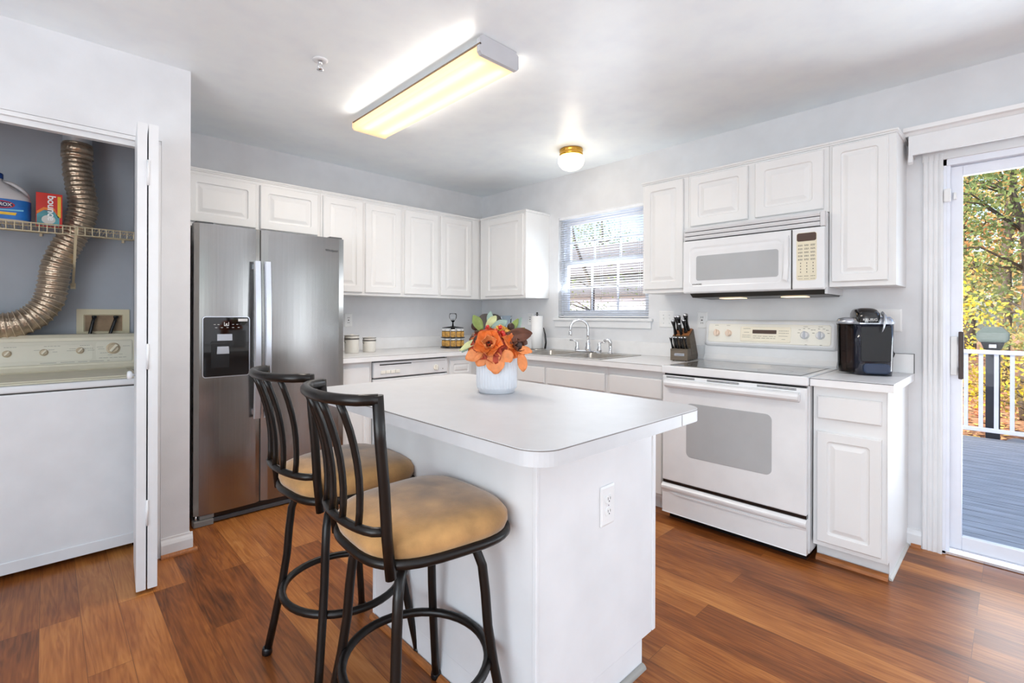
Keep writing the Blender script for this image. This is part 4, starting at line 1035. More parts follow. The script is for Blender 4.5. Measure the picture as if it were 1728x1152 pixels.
# ================================================================== PAPER TOWELS
t = thing('paper_towel_holder', 'black and steel paper towel stand on the worktop left of the sink', 'paper towel holder', (-.20, -.962, .9143))
px_, py_ = -.20, -.962
m = M(); m.lathe([(.075, .9145), (.075, .922), (.070, .926), (.01, .927)], (px_, py_, 0), 32); obj('base', m, SINKM, t)
m = M(); m.tube([(px_, py_, .926), (px_, py_, 1.228)], .006, 10); m.sphere((px_, py_, 1.238), .010, (1, 1, .8)); m.lathe([(.016, 1.222), (.016, 1.226), (.005, 1.228)], (px_, py_, 0), 16); obj('pole', m, BLACK, t)
m = M(); m.tube([(px_+.045, py_-.055, .925), (px_+.050, py_-.060, .98), (px_+.046, py_-.054, 1.05), (px_+.036, py_-.044, 1.11)], .006, 8, rad=[.009, .008, .007, .004]); obj('tension_arm', m, BLACK, t)
m = M(); m.lathe([(.019, .928), (.050, .928), (.050, 1.213), (.019, 1.213)], (px_, py_, 0), 40); m.lathe([(.0188, 1.213), (.0188, .928)], (px_, py_, 0), 20) if False else None
pt = obj('paper_towel_roll', m, PAPER); tag(pt, 'white paper towel roll standing on its holder left of the sink', 'paper towel')

# ================================================================== CANISTERS
def canister(x, y, r_, h, label):
    t = thing('canister', label, 'canister', (x, y, .9143))
    m = M(); m.lathe([(r_*.93, .9145), (r_, .922), (r_, .9143+h*.72), (r_*.98, .9143+h*.76)], (x, y, 0), 32); obj('jar_body', m, CANI, t)
    m = M(); m.lathe([(r_*.95, .9143+h*.765), (r_*1.0, .9143+h*.79), (r_*1.0, .9143+h*.90), (r_*.9, .9143+h*.95), (r_*.3, .9143+h*.965), (r_*.25, .9143+h), (.001, .9143+h*1.005)], (x, y, 0), 32); obj('lid', m, CANI, t)
    m = M()
    for zz in (.74, .775, .92): m.tube([(x+(r_+.0015)*math.cos(a), y+(r_+.0015)*math.sin(a), .9143+h*zz) for a in [2*PI*i/28 for i in range(28)]], .0024, 6, closed=True)
    for s in (0.2, PI+.2):
        c, s_ = math.cos(s), math.sin(s); m.tube([(x+(r_+.002)*c, y+(r_+.002)*s_, .9143+h*.92), (x+(r_+.012)*c, y+(r_+.012)*s_, .9143+h*.80), (x+(r_+.013)*c, y+(r_+.013)*s_, .9143+h*.62), (x+(r_+.003)*c, y+(r_+.003)*s_, .9143+h*.56)], .0030, 6)
    obj('wire_clamp', m, mat('clamp_steel', rgb(120, 116, 112), .3, .8), t)
canister(-1.615, -.27, .056, .150, 'cream ceramic canister with a clamp lid beside the refrigerator')
canister(-1.445, -.24, .052, .125, 'smaller cream ceramic canister with a clamp lid, nearer the dishwasher')

# ================================================================== SPICE RACK
sx, sy = -.60, -.27
t = thing('spice_rack', 'black two-tier revolving spice rack in the corner left of the flowers', 'spice rack', (sx, sy, .9143))
m = M(); m.lathe([(.115, .9145), (.115, .926), (.105, .930)], (sx, sy, 0), 36); m.lathe([(.02, .93), (.02, 1.11)], (sx, sy, 0), 12); m.lathe([(.113, 1.008), (.113, 1.014)], (sx, sy, 0), 36); m.lathe([(.10, 1.100), (.10, 1.104), (.03, 1.112), (.012, 1.118)], (sx, sy, 0), 36); obj('frame', m, BLACK, t)
m = M(); m.lathe([(.008, 1.115), (.006, 1.15), (.020, 1.165), (.022, 1.168), (.006, 1.172)], (sx, sy, 0), 16); obj('carry_handle', m, BLACKG, t)
m = M(); m.lathe([(.020, 1.172), (.034, 1.19), (.036, 1.215), (.030, 1.235), (.028, 1.232), (.033, 1.21), (.03, 1.19), (.004, 1.176)], (sx, sy, 0), 20); obj('glass_cup', m, GLASS, t)
proto = None
rw = {0: 'upper', 1: 'lower'}
posn = ['leftmost', 'second from the left', 'middle', 'second from the right', 'rightmost']
for tier in (1, 0):
    zc = .9315 if tier else 1.0155
    for k in range(5):
        a = math.radians(162+k*36)
        jx, jy = sx+.084*math.cos(a), sy+.084*math.sin(a)
        lb = 'small spice jar with a white lid, %s of the %s tier' % (posn[k], rw[tier])
        if proto is None:
            j = thing('spice_jar', lb, 'jar', (jx, jy, zc), 0, 'spice jars in the revolving rack')
            m = M(); m.lathe([(.021, .0005), (.0235, .006), (.0235, .046), (.020, .053)], (0, 0, 0), 16); obj('jar', m, SPICE, j, local=True)
            m = M(); m.lathe([(.0215, .053), (.0215, .070), (.018, .073), (.001, .0735)], (0, 0, 0), 16); obj('lid', m, PLAS, j, local=True)
            m = M(); m.lathe([(.0222, .053), (.0222, .058)], (0, 0, 0), 16); obj('lid_ring', m, BLACK, j, local=True)
            proto = j
        else:
            dup(proto, (jx, jy, zc), a, lb)
# dark scalloped wooden tray leaning in the corner
m = M(); P = []
cxt, czt = 0, .155
for i in range(60):
    a = 2*PI*i/60; r_ = 1+.045*math.cos(6*a+.4)
    P.append((.155*r_*math.cos(a), .14*r_*math.sin(a)))
m.prism(P, 0, .012, None, .003)
m.mi = 0; m.prism([(x*.8, y*.8) for x, y in P], .012, .015, None)
mt_ = Matrix.Translation((-.125, -.255, 1.098)) @ Matrix.Rotation(math.radians(-42), 4, 'Z') @ Matrix.Rotation(math.radians(78), 4, 'X')
m.xf(mt_); tr_ = obj('serving_tray', m, DKWOOD); tag(tr_, 'dark scalloped wooden tray leaning in the corner behind the flowers', 'tray')

t = thing('glass_jar', 'tall clear bluish glass jar standing behind the bouquet by the window wall', 'glass jar', (-.13, -.50, .9143))
m = M(); R8 = [(.042, .9150), (.045, .93), (.047, 1.05), (.050, 1.15), (.056, 1.215)]
rg = [[m.bm.verts.new((-.13+q*math.cos(2*PI*k/28), -.50+q*math.sin(2*PI*k/28), h)) for k in range(28)] for q, h in R8]
for A_, B_ in zip(rg, rg[1:]):
    for k in range(28): f = m.bm.faces.new((A_[k], A_[(k+1) % 28], B_[(k+1) % 28], B_[k])); f.smooth = True
obj('vessel', m, glassm('blue_glass', (.86, .93, .98, 1), .2), t)
m = M(); m.lathe([(.046, .9146), (.046, .922), (.001, .922)], (-.13, -.50, 0), 28); obj('foot', m, glassm('foot_glass', (.7, .85, .95, 1), .3), t)
# ================================================================== VASE + FLOWERS
vx, vy = -2.094, -2.452
m = M()
fl = lambda k, r, h: 1+(.040*abs(math.sin(PI*k/4)) if (.018 < h < .158 and r > .06) else 0)
m.lathe([(.066, .0), (.070, .001), (.0715, .012), (.0765, .016), (.0765, .022), (.077, .024), (.077, .150), (.0775, .157), (.074, .159), (.070, .155), (.069, .03), (.001, .028)], (vx, vy, .9145), 152, rfun=fl)
vs_ = obj('vase', m, VASE); tag(vs_, 'white ribbed ceramic vase standing on the island', 'vase')
fb = thing('flower_arrangement', 'bouquet of orange artificial flowers, leaves and berries in the ribbed vase', 'flowers', (vx, vy, 1.05))
TC = -Fw; Lr = R0
def bp(a, z, b=0): return Vector((vx, vy, 0))+Lr*a+Vector((0, 0, z))+TC*b
def basis(n):
    n = n.normalized(); u = Vector((0, 0, 1)).cross(n)
    if u.length < .05: u = Vector((1, 0, 0))
    u.normalize(); return u, n.cross(u), n
def petal(m, base, dirv, nrm, ln, wd, cup=.25, curl=.3, nu=6, nv=5, ruff=.0, rr_=rnd):
    """petal growing along dirv from base, its inner side facing nrm"""
    d = dirv.normalized(); s_ = d.cross(nrm).normalized(); n_ = s_.cross(d)
    ph = rr_.uniform(0, 6); G = []
    for i in range(nu+1):
        t_ = i/nu; w_ = wd*(math.sin(PI*min(1, t_*.72+.10))**.8)*(1 if t_ < .8 else 1-(t_-.8)*1.1)
        row = []
        for j in range(nv+1):
            q = j/nv*2-1
            h = cup*wd*q*q + curl*ln*t_*t_*(-1) + ruff*wd*math.sin(q*5+ph)*t_*t_
            row.append(m.bm.verts.new(base+d*(ln*t_*(1-.12*q*q*t_))+s_*(q*w_/2)+n_*h))
        G.append(row)
    for i in range(nu):
        for j in range(nv):
            f = m.bm.faces.new((G[i][j], G[i][j+1], G[i+1][j+1], G[i+1][j])); f.smooth = True; f.material_index = m.mi
def bloom(c, n, R_, mats, layers=((6, 1.0, .35), (5, .72, .9), (4, .45, 1.3)), seed=1, heart=BUD):
    r4 = random.Random(seed); u, v, n = basis(n); m = M()
    for li, (k, sc, lift) in enumerate(layers):
        a0 = r4.uniform(0, 6)
        m.mi = min(li, len(mats)-1)
        for i in range(k):
            a = a0+2*PI*i/k+r4.uniform(-.15, .15); rad = u*math.cos(a)+v*math.sin(a)
            d = (rad*math.cos(lift)+n*math.sin(lift)); nr = (n*math.cos(lift)-rad*math.sin(lift))
            petal(m, c-n*.004+rad*R_*.06, d, nr, R_*sc*r4.uniform(.9, 1.1), R_*sc*1.0, .22, .28*r4.uniform(.6, 1.3)*(1 if li == 0 else -.4), ruff=.10, rr_=r4)
    o = obj('bloom', m, mats, fb); sm = o.modifiers.new('t', 'SOLIDIFY'); sm.thickness = .0008
    m = M(); m.sphere(c+n*R_*.10, R_*.13, (1, 1, 1), 10, 8)
    for i in range(10):
        a = 2*PI*i/10; m.sphere(c+n*R_*.2+(u*math.cos(a)+v*math.sin(a))*R_*.11, R_*.035, (1, 1, 1), 6, 4)
    obj('flower_heart', m, heart, o); return o
bloom(bp(-.028, 1.103, .075), TC*1.0+Vector((0, 0, .45))+Lr*-.12, .064, [RUST, ORANGEP, PEACH, RUST], layers=((7, 1.08, .10), (5, 1.0, .45), (4, .72, .95), (3, .42, 1.3)), seed=4)
bloom(bp(.068, 1.095, .050), TC*.8+Lr*.75+Vector((0, 0, .25)), .050, [ORANGEP, BROWNL, RUST], layers=((5, 1.15, .25), (5, .8, .8), (4, .5, 1.2)), seed=8)
bloom(bp(-.078, 1.085, .040), TC*.6-Lr*.9+Vector((0, 0, .15)), .046, [ORANGEP, ORANGEP, RUST], seed=12)
bloom(bp(.012, 1.148, .030), TC*.6+Vector((0, 0, .9))+Lr*.15, .042, [YELP, YELP, ORANGEP], seed=3)
bloom(bp(-.070, 1.130, .02), TC*.5-Lr*.5+Vector((0, 0, .7)), .036, [BROWNL, RUST], layers=((6, 1, .5), (5, .6, 1.1)), seed=6)
m = M(); m.mi = 0
petal(m, bp(-.010, 1.072, .088), Vector((0, 0, -1))+TC*.3+Lr*.10, TC+Vector((0, 0, .3)), .078, .070, .15, .15, ruff=.08)
petal(m, bp(-.055, 1.075, .075), Vector((0, 0, -.35))+TC*.2-Lr*1, TC+Vector((0, 0, .3)), .068, .050, .15, .15, ruff=.08)
petal(m, bp(-.045, 1.070, .08), Vector((0, 0, -.8))+TC*.2-Lr*.5, TC+Vector((0, 0, .3)), .055, .050, .15, .15, ruff=.08)
petal(m, bp(.088, 1.070, .055), Vector((0, 0, -1))+TC*.2+Lr*.22, TC+Lr*.4, .072, .040, .15, .1, ruff=.08)
petal(m, bp(.075, 1.085, .06), Vector((0, 0, -.1))+TC*.2+Lr*1, TC+Vector((0, 0, .5)), .060, .034, .15, .1, ruff=.08)
petal(m, bp(.022, 1.078, .088), Vector((0, 0, -.75))+TC*.3+Lr*.7, TC+Vector((0, 0, .3)), .050, .048, .15, .15, ruff=.08)
o = obj('drooping_petal', m, PEACH, fb); o.modifiers.new('t', 'SOLIDIFY').thickness = .0008
up3 = Vector((0, 0, 1))
def leafo(p, d, n, ln, wd, mt, curl=.1):
    m = M(); petal(m, p+up3*.016, d, n, ln*1.1, wd*1.15, .12, curl, 8, 4); o = obj('leaf', m, mt, fb); o.modifiers.new('t', 'SOLIDIFY').thickness = .0007
up3 = Vector((0, 0, 1))
leafo(bp(-.06, 1.14, .03), up3*.9-Lr*.45+TC*.1, TC+Lr*.3, .060, .034, GREENL)
leafo(bp(-.05, 1.13, .04), up3*-.05+Lr*.9+TC*.3, TC*.3+up3, .065, .022, PALEL)
leafo(bp(-.06, 1.105, .05), -Lr*1-up3*.35+TC*.1, TC+up3, .085, .026, PALEL, .2)
leafo(bp(-.07, 1.105, .02), -Lr*1-up3*.6+TC*.3, TC+up3, .075, .024, SAGE, .2)
leafo(bp(-.04, 1.15, .0), up3*.6+Lr*.5, TC, .055, .028, PALEL)
leafo(bp(-.03, 1.16, -.02), up3*1+Lr*.1, TC, .050, .022, SAGE)
leafo(bp(-.02, 1.14, .02), up3*.6+Lr*.9, TC+up3*.5, .065, .034, SAGE)
leafo(bp(.04, 1.12, .03), up3*.15+Lr*1, TC+up3*.7, .090, .045, BROWNL)
leafo(bp(.03, 1.12, .05), -up3*.3+Lr*1, TC+up3*.5, .085, .05, BROWNL)
leafo(bp(.05, 1.105, .06), up3*.25+Lr*1, TC+up3*.3, .075, .03, BROWNL)
leafo(bp(.05, 1.13, .0), up3*.8+Lr*.5, TC, .060, .022, GREENL)
leafo(bp(.07, 1.12, -.01), up3*.9+Lr*.35, TC, .070, .018, SAGE)
leafo(bp(.06, 1.12, -.02), up3*.5+Lr*.9, TC, .055, .018, GREENL)
leafo(bp(.0, 1.10, -.07), up3*.9-TC*.8, up3, .075, .03, GREENL)
leafo(bp(.05, 1.10, -.07), up3*.3-TC*1+Lr*.5, up3, .085, .035, SAGE)
leafo(bp(-.05, 1.10, -.07), up3*.3-TC*1-Lr*.5, up3, .085, .035, BROWNL)
for k, (a, z, b) in enumerate(((-.085, 1.172, .02), (.055, 1.168, .0), (.082, 1.10, .06), (-.075, 1.12, .055))):
    m = M(); p = bp(a, z, b); m.sphere(p, .015, (1, 1, 1.15), 12, 8); q = bp(a*.5, 1.07, b*.5); m.mi = 1; m.tube([p, (p+q)/2+up3*.01, q], .0018, 6); obj('seed_bud', m, [BUD, STEM], fb)
m = M(); r5 = random.Random(9)
for i in range(16):
    m.sphere(bp(.012+r5.uniform(-.022, .022), 1.152+r5.uniform(-.020, .020), .062+r5.uniform(-.01, .01)), .008, (1, 1, 1), 8, 6)
for i in range(7):
    m.sphere(bp(-.035+r5.uniform(-.016, .016), 1.160+r5.uniform(-.012, .012), .04+r5.uniform(-.01, .01)), .0075, (1, 1, 1), 8, 6)
obj('berries', m, BERRY, fb)
m = M()
for i in range(12):
    a = 2*PI*i/12; m.tube([(vx+.02*math.cos(a), vy+.02*math.sin(a), .95), (vx+.03*math.cos(a), vy+.03*math.sin(a), 1.03), (vx+.055*math.cos(a), vy+.055*math.sin(a), 1.09)], .0022, 6)
for i in range(14):
    a = 2*PI*i/14; petal(m, Vector((vx, vy, 1.05)), Vector((math.cos(a), math.sin(a), .5)), up3, .075, .035, .1, .2)
obj('stems', m, STEM, fb)

# ================================================================== BAR STOOLS
def make_stool(label, loc, rz):
    t = thing('bar_stool', label, 'bar stool', loc, rz, None)
    # local: seat faces +x, back at -x
    SZ = .625
    # cushion
    m = M(); N = 48; outline = []
    for i in range(N):
        a = 2*PI*i/N; c, s_ = math.cos(a), math.sin(a); e = .62
        x = .208*math.copysign(abs(c)**e, c); y = .198*math.copysign(abs(s_)**e, s_)
        y *= 1+.10*(x/.21)                       # a little wider at the front
        outline.append((x+.012, y))
    rings = []
    for sc, z in ((.93, SZ), (.985, SZ+.008), (1.02, SZ+.028), (1.015, SZ+.046), (.95, SZ+.064), (.80, SZ+.076), (.58, SZ+.082), (.30, SZ+.085), (.05, SZ+.086)):
        rings.append([m.bm.verts.new((x*sc, y*sc, z)) for x, y in outline])
    for A, B in zip(rings, rings[1:]):
        for k in range(N): f = m.bm.faces.new((A[k], A[(k+1) % N], B[(k+1) % N], B[k])); f.smooth = True
    m.bm.faces.new(rings[0][::-1]); m.bm.faces.new(rings[-1]); cu = obj('seat_cushion', m, SUEDE, t, local=True)
    m = M(); m.tube([(x*1.0, y*1.0, SZ+.0) for x, y in outline], .0125, 10, closed=True)
    m.box(-.15, .16, -.02, .02, SZ-.022, SZ-.006); m.box(-.02, .02, -.17, .17, SZ-.022, SZ-.006); obj('seat_frame', m, IRON, t, local=True)
    m = M(); m.lathe([(.085, SZ-.05), (.085, SZ-.024), (.05, SZ-.02)], (0, 0, 0), 28); obj('swivel_plate', m, IRON, t, local=True)
    # back
    def arc(z, xe, bul, hw, n=16):
        return [(xe-bul*math.sqrt(max(0, 1-(2*i/n-1)**2))**1.0, hw*(2*i/n-1), z) for i in range(n+1)]
    ztop, zlow = 1.022, .712
    xt, xl = -.205, -.175
    m = M(); A = arc(ztop, xt, .085, .172); m.tube(A, .0135, 12); obj('top_rail', m, IRON, t, local=True)
    m = M(); B = arc(zlow, xl, .055, .160); m.tube(B, .011, 12); obj('lower_rail', m, IRON, t, local=True)
    for s in (-1, 1):
        m = M(); m.tube([(xt-.001, s*.172, ztop+.010), (xt+.006, s*.171, .93), (xt+.018, s*.168, .82), (xl-.002, s*.163, .70), (-.165, s*.160, .60)], .0138, 10, flat=(1, .85)); obj('back_post', m, IRON, t, local=True)
    for q in (-.62, -.2, .2, .62):
        i0 = (q+1)/2
        def at(P, f):
            k = f*(len(P)-1); i = min(int(k), len(P)-2); return Vector(P[i]).lerp(Vector(P[i+1]), k-i)
        a = at(A, i0); b = at(B, i0); mid = (a+b)/2+Vector((.022, 0, 0)); pts = []
        for k in range(9):
            f = k/8; pts.append(a*(1-f)**2+(mid*2-(a+b)/2)*2*f*(1-f)+b*f*f)
        m = M(); m.tube(pts, .0095, 8, flat=(1, .6)); obj('back_slat', m, IRON, t, local=True)
    # legs
    for k in range(4):
        a = PI/4+k*PI/2; c, s_ = math.cos(a), math.sin(a)
        m = M(); m.tube([(.09*c, .09*s_, SZ-.036), (.135*c, .135*s_, SZ-.040), (.168*c, .168*s_, SZ-.06), (.184*c, .184*s_, SZ-.10), (.193*c, .193*s_, .45), (.200*c, .200*s_, .36), (.216*c, .216*s_, .26), (.245*c, .245*s_, .12), (.270*c, .270*s_, .004)], .0135, 12)
        lg = obj('leg', m, IRON, t, local=True)
        m = M(); m.lathe([(.0165, .0005), (.018, .006), (.017, .02), (.014, .026)], (.270*c, .270*s_, 0), 14); obj('foot_cap', m, BLACK, lg, local=True)
    m = M(); m.tube([(.200*math.cos(2*PI*i/40), .200*math.sin(2*PI*i/40), .262) for i in range(40)], .0125, 10, closed=True); obj('foot_ring', m, IRON, t, local=True)
    return t
st = make_stool('dark metal bar stool with a tan suede seat, nearer to the camera', (-2.632, -2.700, 0), math.radians(-3))
dup(st, (-2.610, -2.200, 0), math.radians(3), 'dark metal bar stool with a tan suede seat, nearer to the refrigerator')

# ================================================================== LAUNDRY CLOSET
wx0, wx1 = -3.69, -2.992
t = thing('washing_machine', 'white washing machine with a beige control panel in the open closet', 'washing machine', ((wx0+wx1)/2, -.4, 0))
m = M(); m.box(wx0, wx1, -.730, -.06, .03, .845, .008); obj('cabinet', m, APPL, t)
m = M(); m.box(wx0-.002, wx1+.002, -.735, -.06, .850, .882, .008); obj('top_panel', m, APPL, t)
m = M(); m.box(wx0+.004, wx1-.004, -.726, -.08, .844, .852); obj('seam', m, SLOT, t)
m = M(); m.box(wx0, wx1, -.736, -.729, .03, .085, .003); obj('kick_panel', m, APPL, t)
m = M(); m.box(wx0+.03, wx1-.03, -.70, -.24, .882, .890, .004); m.box(wx0+.055, wx1-.055, -.68, -.25, .890, .897, .004); obj('lid', m, BISQ, t)
prof = [(-.25, .883), (-.06, .883), (-.06, 1.085), (-.10, 1.098), (-.20, 1.098), (-.222, 1.080), (-.245, .925), (-.262, .905)]
m = M(); m.prism(prof, wx0, wx1, lambda u, v, w_: (w_, u, v), .003); co = obj('console', m, BISQ, t)
slope = math.atan2(-.222+.245, 1.080-.925)
cmx = Matrix.Translation((0, -.246, .925)) @ Matrix.Rotation(-slope, 4, 'X')
def FW(u, v, w_):
    p = cmx @ Vector((u, -w_, v)); return (p.x, p.y, p.z)
m = M(); m.rrings(FW, wx0+.02, wx1-.02, .010, .140, [(0, .0002, .012), (.003, .003, .010)], 4); fp = obj('control_face', m, mat('bisque_panel', rgb(210, 204, 186), .35), co)
m = M(); m.rrings(FW, -3.60, -3.198, .030, .118, [(0, .0031, .012), (.0012, .0036, .012)], 4); m.rrings(FW, -3.184, -3.018, .018, .130, [(0, .0031, .014), (.0012, .0036, .014)], 4); obj('panel_inlay', m, mat('bisque_inlay', rgb(216, 210, 192), .35), co)
for u, v, rad in ((-3.105, .090, .027), (-3.254, .083, .015), (-3.405, .079, .015), (-3.548, .078, .015)):
    m = M(); rings = []
    for q, w_ in ((1.25, .0036), (1.2, .006), (1.0, .008), (.92, .016), (.8, .018)):
        rings.append([m.bm.verts.new(FW(u+rad*q*math.cos(2*PI*i/28), v+rad*q*math.sin(2*PI*i/28), w_)) for i in range(28)])
    for A, B in zip(rings, rings[1:]):
        for i in range(28): f = m.bm.faces.new((A[i], A[(i+1) % 28], B[(i+1) % 28], B[i]))
    m.bm.faces.new(rings[-1])
    kn = obj('knob', m, mat('knob_tan', rgb(196, 178, 150), .35), co); m = M(); a = .9
    c, s_ = math.cos(a)*rad*.9, math.sin(a)*rad*.9; px2, py2 = -math.sin(a)*rad*.25, math.cos(a)*rad*.25
    m.prism([(u-c-px2, v-s_-py2), (u+c-px2, v+s_-py2), (u+c+px2, v+s_+py2), (u-c+px2, v-s_+py2)], .017, .026, FW, .001); obj('knob_grip', m, mat('knob_light', rgb(224, 214, 192), .35), kn)
m = M(); r6 = random.Random(11)
for u, v, wd_ in ((-3.255, .112, .045), (-3.405, .112, .07), (-3.30, .094, .03), (-3.235, .094, .04), (-3.31, .084, .04), (-3.22, .083, .03), (-3.445, .092, .025), (-3.385, .093, .025), (-3.18, .1, .03), (-3.175, .088, .03), (-3.165, .065, .045), (-3.06, .102, .035), (-3.13, .052, .02), (-3.08, .054, .02), (-3.17, .036, .13), (-3.42, .02, .3), (-3.56, .112, .05), (-3.37, .08, .02)):
    m = M(); rows(m, FW, u, u+wd_, v-.001, v+.001, .0037, 1, .0018, 5, r6); obj('dial_print', m, TXT, co)
m = M()
for x in (wx0+.05, wx1-.05):
    for y in (-.68, -.12): m.lathe([(.018, .001), (.018, .02), (.008, .022), (.008, .035)], (x, y, 0), 12)
obj('levelling_foot', m, BLACK, t)
# washer valve box
t = thing('washer_valve_box', 'beige recessed wall box with two dark hoses behind the washer', 'valve box', (-3.13, -.01, 1.075))
m = M(); fr = FRA(0); m.rrings(fr, -3.262, -3.005, 1.075, 1.245, [(0, .0005, .003), (0, .008, .003), (.033, .010, .003), (.036, .002, .003)], 2); obj('box_frame', m, mat('box_cream', rgb(216, 204, 172), .45), t)
m = M(); m.prism([(-3.223, 1.08), (-3.042, 1.08), (-3.042, 1.207), (-3.223, 1.207)], .0022, .0028, fr); obj('box_back', m, mat('box_brown', rgb(150, 124, 96), .6, var=(12, .3)), t)
for (xa, xb) in ((-3.180, -3.205), (-3.075, -3.110)):
    m = M(); m.tube([(xa, -.02, 1.196), (xa-.006, -.028, 1.17), (xb, -.035, 1.075), (xb, -.03, .9)], .009, 8); m.tube([(xa-.012, -.02, 1.198), (xa+.012, -.02, 1.198)], .008, 8); obj('hose', m, BLACK, t)
# wire shelf
zs = 1.684; shx0, shx1, shy = -4.45, -2.993, -.40
t = thing('wire_shelf', 'cream coated wire shelf across the laundry closet above the washer', 'shelf', (-3.6, -.2, zs))
m = M()
for z in (zs, zs-.043): m.tube([(shx0, shy, z), (shx1, shy, z)], .0034, 6)
n_ = int((shx1-shx0)/.0305)
for i in range(n_+1):
    x = shx1-.004-i*.0305; m.tube([(x, shy-.001, zs-.043), (x, shy-.001, zs+.001)], .0024, 5)
obj('front_rail', m, SHELFM, t)
m = M()
for i in range(n_*2):
    x = shx1-.004-i*.01525
    yb = -.27 if -3.385 < x < -3.195 else -.012
    m.tube([(x, shy, zs+.003), (x, yb, zs+.003)], .0016, 4)
m.tube([(shx0, -.012, zs), (-3.385, -.012, zs)], .003, 6); m.tube([(-3.195, -.012, zs), (shx1, -.012, zs)], .003, 6); m.tube([(shx0, -.272, zs), (shx1, -.272, zs)], .0025, 6)
obj('deck_wires', m, SHELFM, t)
m = M(); m.prism([(-.398, zs-.012), (-.388, zs-.004), (-.006, 1.40), (-.006, 1.378), (-.014, 1.378)], -3.284, -3.272, lambda u, v, w_: (w_, u, v)); m.box(-3.29, -3.266, -.006, -.0005, 1.365, 1.40, .001); obj('support_brace', m, SHELFM, t)
for x in (-3.42, -3.04):
    m = M(); m.box(x-.006, x+.006, -.012, -.0005, zs-.02, zs+.006); obj('wall_clip', m, SHELFM, t)
m = M(); m.box(-2.999, -2.9865, -.42, -.38, zs-.05, zs+.01, .002); obj('end_bracket', m, SHELFM, t)
# duct
ctrl = [(-3.264, -.135, 2.20), (-3.265, -.135, 2.12), (-3.262, -.14, 2.03), (-3.25, -.145, 1.94), (-3.238, -.15, 1.84), (-3.252, -.15, 1.75), (-3.285, -.15, 1.66), (-3.325, -.15, 1.57), (-3.355, -.15, 1.48), (-3.368, -.15, 1.38), (-3.385, -.16, 1.29), (-3.43, -.17, 1.215), (-3.49, -.18, 1.17), (-3.56, -.18, 1.15), (-3.66, -.18, 1.145), (-3.80, -.18, 1.15), (-3.95, -.2, 1.13), (-4.05, -.22, 1.0)]
def catmull(P, n):
    P = [Vector(p) for p in P]; P = [P[0]*2-P[1]]+P+[P[-1]*2-P[-2]]; out = []
    for i in range(1, len(P)-2):
        for k in range(n):
            t_ = k/n; a, b, c, d = P[i-1:i+3]
            out.append(.5*((2*b)+(c-a)*t_+(2*a-5*b+4*c-d)*t_*t_+(3*b-a-3*c+d)*t_**3))
    out.append(P[-2]); return out
def resample(P, st_):
    out = [P[0]]; acc = 0
    for a, b in zip(P, P[1:]):
        l = (b-a).length
        while acc+l >= st_:
            f = (st_-acc)/l; a = a.lerp(b, f); out.append(a); l = (b-a).length; acc = 0
        acc += l
    return out
dc = resample(catmull(ctrl, 12), .0065)
t = thing('dryer_duct', 'bent silver foil dryer duct running down the closet wall behind the shelf', 'duct', (-3.26, -.135, 1.14))
m = M(); rad = []; mats_i = []
for i in range(len(dc)):
    q = i % 4; nz = noise.noise(dc[i]*40)*.0025
    rad.append(.0655+(.0055 if q == 0 else (.002 if q in (1, 3) else -.001))+nz)
m.tube(dc, .065, 28, rad=rad); obj('foil_hose', m, FOIL, t)
m = M()
for i in range(0, len(dc)-1, 4):
    tdir = (dc[min(i+1, len(dc)-1)]-dc[max(i-1, 0)]).normalized(); u, v, n2 = basis(tdir)
    if dc[i].z > 1.86: continue
    m.tube([dc[i]+(u*math.cos(a)+v*math.sin(a))*.0718 for a in [2*PI*k/24 for k in range(24)]], .0013, 4, closed=True)
obj('spiral_wire', m, WIRE, t)
m = M(); m.lathe([(.0745, 2.118), (.0745, 2.135), (.072, 2.14)], (-3.265, -.135, 0), 28); m.lathe([(.073, 2.145), (.0725, 2.19)], (-3.265, -.135, 0), 28); obj('clamp', m, FOIL, t)
m = M(); m.tube([(-3.264, -.135, 2.15), (-3.264, -.135, H-.001)], .066, 28); obj('rigid_pipe', m, mat('galvanised', rgb(190, 196, 200), .4, .4), t)
# detergent jug
jx, jy = -3.545, -.245
t = thing('bleach_bottle', 'white bleach jug with a blue cap and blue label on the wire shelf', 'bottle', (jx, jy, zs+.005))
def jr(z, sx_, sy_, n=28): return [(sx_*math.copysign(abs(math.cos(2*PI*i/n))**.7, math.cos(2*PI*i/n)), sy_*math.copysign(abs(math.sin(2*PI*i/n))**.7, math.sin(2*PI*i/n)), z) for i in range(n)]
m = M(); z0 = zs+.0055; rings = []
for z, a, b, dx in ((0, .080, .055, 0), (.01, .086, .06, 0), (.128, .088, .062, 0), (.150, .080, .058, -.002), (.175, .056, .05, -.022), (.200, .038, .036, -.036), (.215, .024, .024, -.042), (.238, .020, .020, -.042)):
    rings.append([m.bm.verts.new((jx+x+dx, jy+y, z0+zz)) for x, y, zz in jr(z, a, b)])
for A, B in zip(rings, rings[1:]):
    for k in range(28): f = m.bm.faces.new((A[k], A[(k+1) % 28], B[(k+1) % 28], B[k])); f.smooth = True
m.bm.faces.new(rings[0][::-1]); m.bm.faces.new(rings[-1]); obj('jug_body', m, JUG, t)
m = M(); m.tube(catmull([(jx-.022, jy, z0+.212), (jx+.012, jy, z0+.208), (jx+.045, jy, z0+.188), (jx+.068, jy, z0+.160), (jx+.074, jy, z0+.130)], 5), .0115, 12); obj('jug_handle', m, JUG, t)
m = M(); m.lathe([(.024, .226), (.025, .23), (.025, .252), (.022, .256), (.001, .2565)], (jx-.042, jy, z0), 24); obj('cap', m, BLUEC, t)
m = M(); rings = []
for z in (.015, .118):
    rings.append([m.bm.verts.new((jx+x, jy+y, z0+zz)) for x, y, zz in jr(z, .0885, .0627)])
